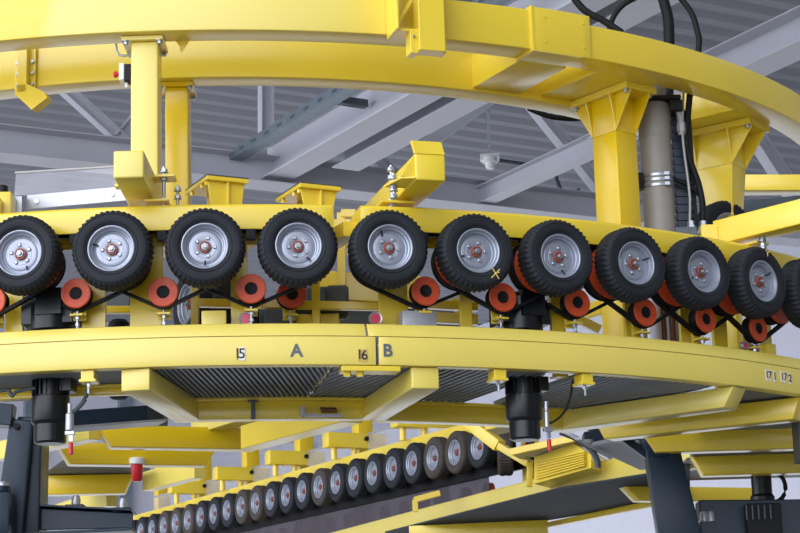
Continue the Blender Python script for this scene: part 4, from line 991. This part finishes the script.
rbeam((418,152), (500,92), .14, .16, 'thin grey diagonal strut behind the raised front plate', .2, kind='L')
rbeam((355,140), (393,176), .14, .16, 'short grey strut between the broad diagonal and the lower chord', .1)
rbeam((64,88), (128,146), .13, .14, 'light grey strut descending right between the left beam and post', .1)
rbeam((118,140), (175,72), .13, .14, 'light grey strut rising right behind the pale left post', .12)
rbeam((532,104), (606,196), .16, .16, 'light grey strut descending right to the left of the flared post', .1)
rbeam((266,80), (266,140), .12, .17, 'short upright grey strut left of the cable tray', .1)
rbeam((745,120), (800,205), .2, .22, 'light grey strut descending right of the right flared post', .2)
t = thing('cable_tray', 'blue-grey perforated cable tray left of the broad roof beam', 'tray', atz(236,156,8.35))
A = atz(236,156,8.35); B = A - V*8; upv = Vector((0,0,1))
MB().beam(A, B, .17, .11, upv, 'U', .01).build('channel','galvblue',t)
for i in range(1,24):
    c = A.lerp(B, i/24); dd = (B-A).normalized(); MB().beam(c-dd*.06, c+dd*.06, .174, .035, upv).build('slot','slate',t)
c = A.lerp(B, .3); MB().beam(c, c+U*.45, .10, .08).build('bracket','slate',t)

# smoke detector and its conduit on the roof sheet
P = T(490,163,1.6)
t = thing('smoke_detector', 'white round smoke detector under the corrugated roof', 'detector', P)
MB().cyl((P.x,P.y,P.z), .11, -.0, .08, 'z', 24, .01).box(P.x-.13,P.x+.13,P.y-.06,P.y+.06,P.z+.03,P.z+.12).build('base','white',t,30)
MB().lathe([(0,-.09),(.05,-.085),(.07,-.04),(.08,0),(0,0)], P, 20, 'z').build('sensor_head','white',t,40)
MB().box(P.x-.02,P.x+.02,P.y-.02,P.y+.02,P.z+.1,10.02).build('hanger_rod','galv',t)
Q = [T(499,160.5,1.6), T(530,165,1.6), T(548,166,1.6), T(554,169,1.6), T(557,180,1.5), T(560,188,1.3), T(566,196,1.1), T(580,190,1.0)]
tag(MB().tube(Q, .03, 8).build('conduit_pipe','slate',None,40), 'dark conduit running right from the smoke detector', 'pipe')
# things along the back wall
for a, b, z0, z1, m, nm, lb, cat in ((-.4,1.1,5.2,7.2,'wood','door_panel','red-brown panel on the back wall behind the far row, lower left','panel'),):
    tag(MB(BM_).box(a,b,23.9,24.0,z0-.2,z1).bevel(.006).build(nm,m), lb, cat)
struct(MB(BM_).box(-5.9,13,23.88,24.0,7.4,7.7).build('trim_1','roofsteel'))
for i, a in enumerate((3.3, 5.0, 6.6, 8.6)):
    struct(MB(BM_).box(a,a+.25,23.85,24.0,4.6,9.9).build(f'trim_{i+2}','galvblue'))

# ================================================================== light
w = bpy.data.worlds.new('sky'); S.world = w; w.use_nodes = True
nt = w.node_tree; bg = nt.nodes['Background']; L = nt.links.new
# overcast daylight: a bright open side in front on the left, an added bright lobe low at the far end for the undersides, dimmer elsewhere
tc = nt.nodes.new('ShaderNodeTexCoord')
def lobe(d, lo, hi, gain):
    v = nt.nodes.new('ShaderNodeVectorMath'); v.operation = 'DOT_PRODUCT'; v.inputs[1].default_value = Vector(d).normalized()
    L(tc.outputs['Generated'], v.inputs[0])
    m = nt.nodes.new('ShaderNodeMapRange'); m.interpolation_type = 'SMOOTHSTEP'
    m.inputs['From Min'].default_value = lo; m.inputs['From Max'].default_value = hi; m.inputs['To Min'].default_value = 0; m.inputs['To Max'].default_value = gain
    L(v.outputs['Value'], m.inputs['Value']); return m.outputs['Result']
def add(a, b):
    m = nt.nodes.new('ShaderNodeMath'); m.operation = 'ADD'; L(a, m.inputs[0])
    if isinstance(b, float): m.inputs[1].default_value = b
    else: L(b, m.inputs[1])
    return m.outputs[0]
tot = add(add(lobe((-.68,-.72,.16), .35, .92, 2.6), lobe((.2,.95,-.25), .50, .92, .62)), .22)
L(tot, bg.inputs['Strength']); bg.inputs['Color'].default_value = (.90,.95,1.06,1)
S.view_settings.view_transform = 'Standard'; S.view_settings.look = 'None'; S.view_settings.gamma = 1.0
S.view_settings.use_curve_mapping = False; S.view_settings.exposure = 0.48
S.cycles.max_bounces = 8; S.cycles.transparent_max_bounces = 12
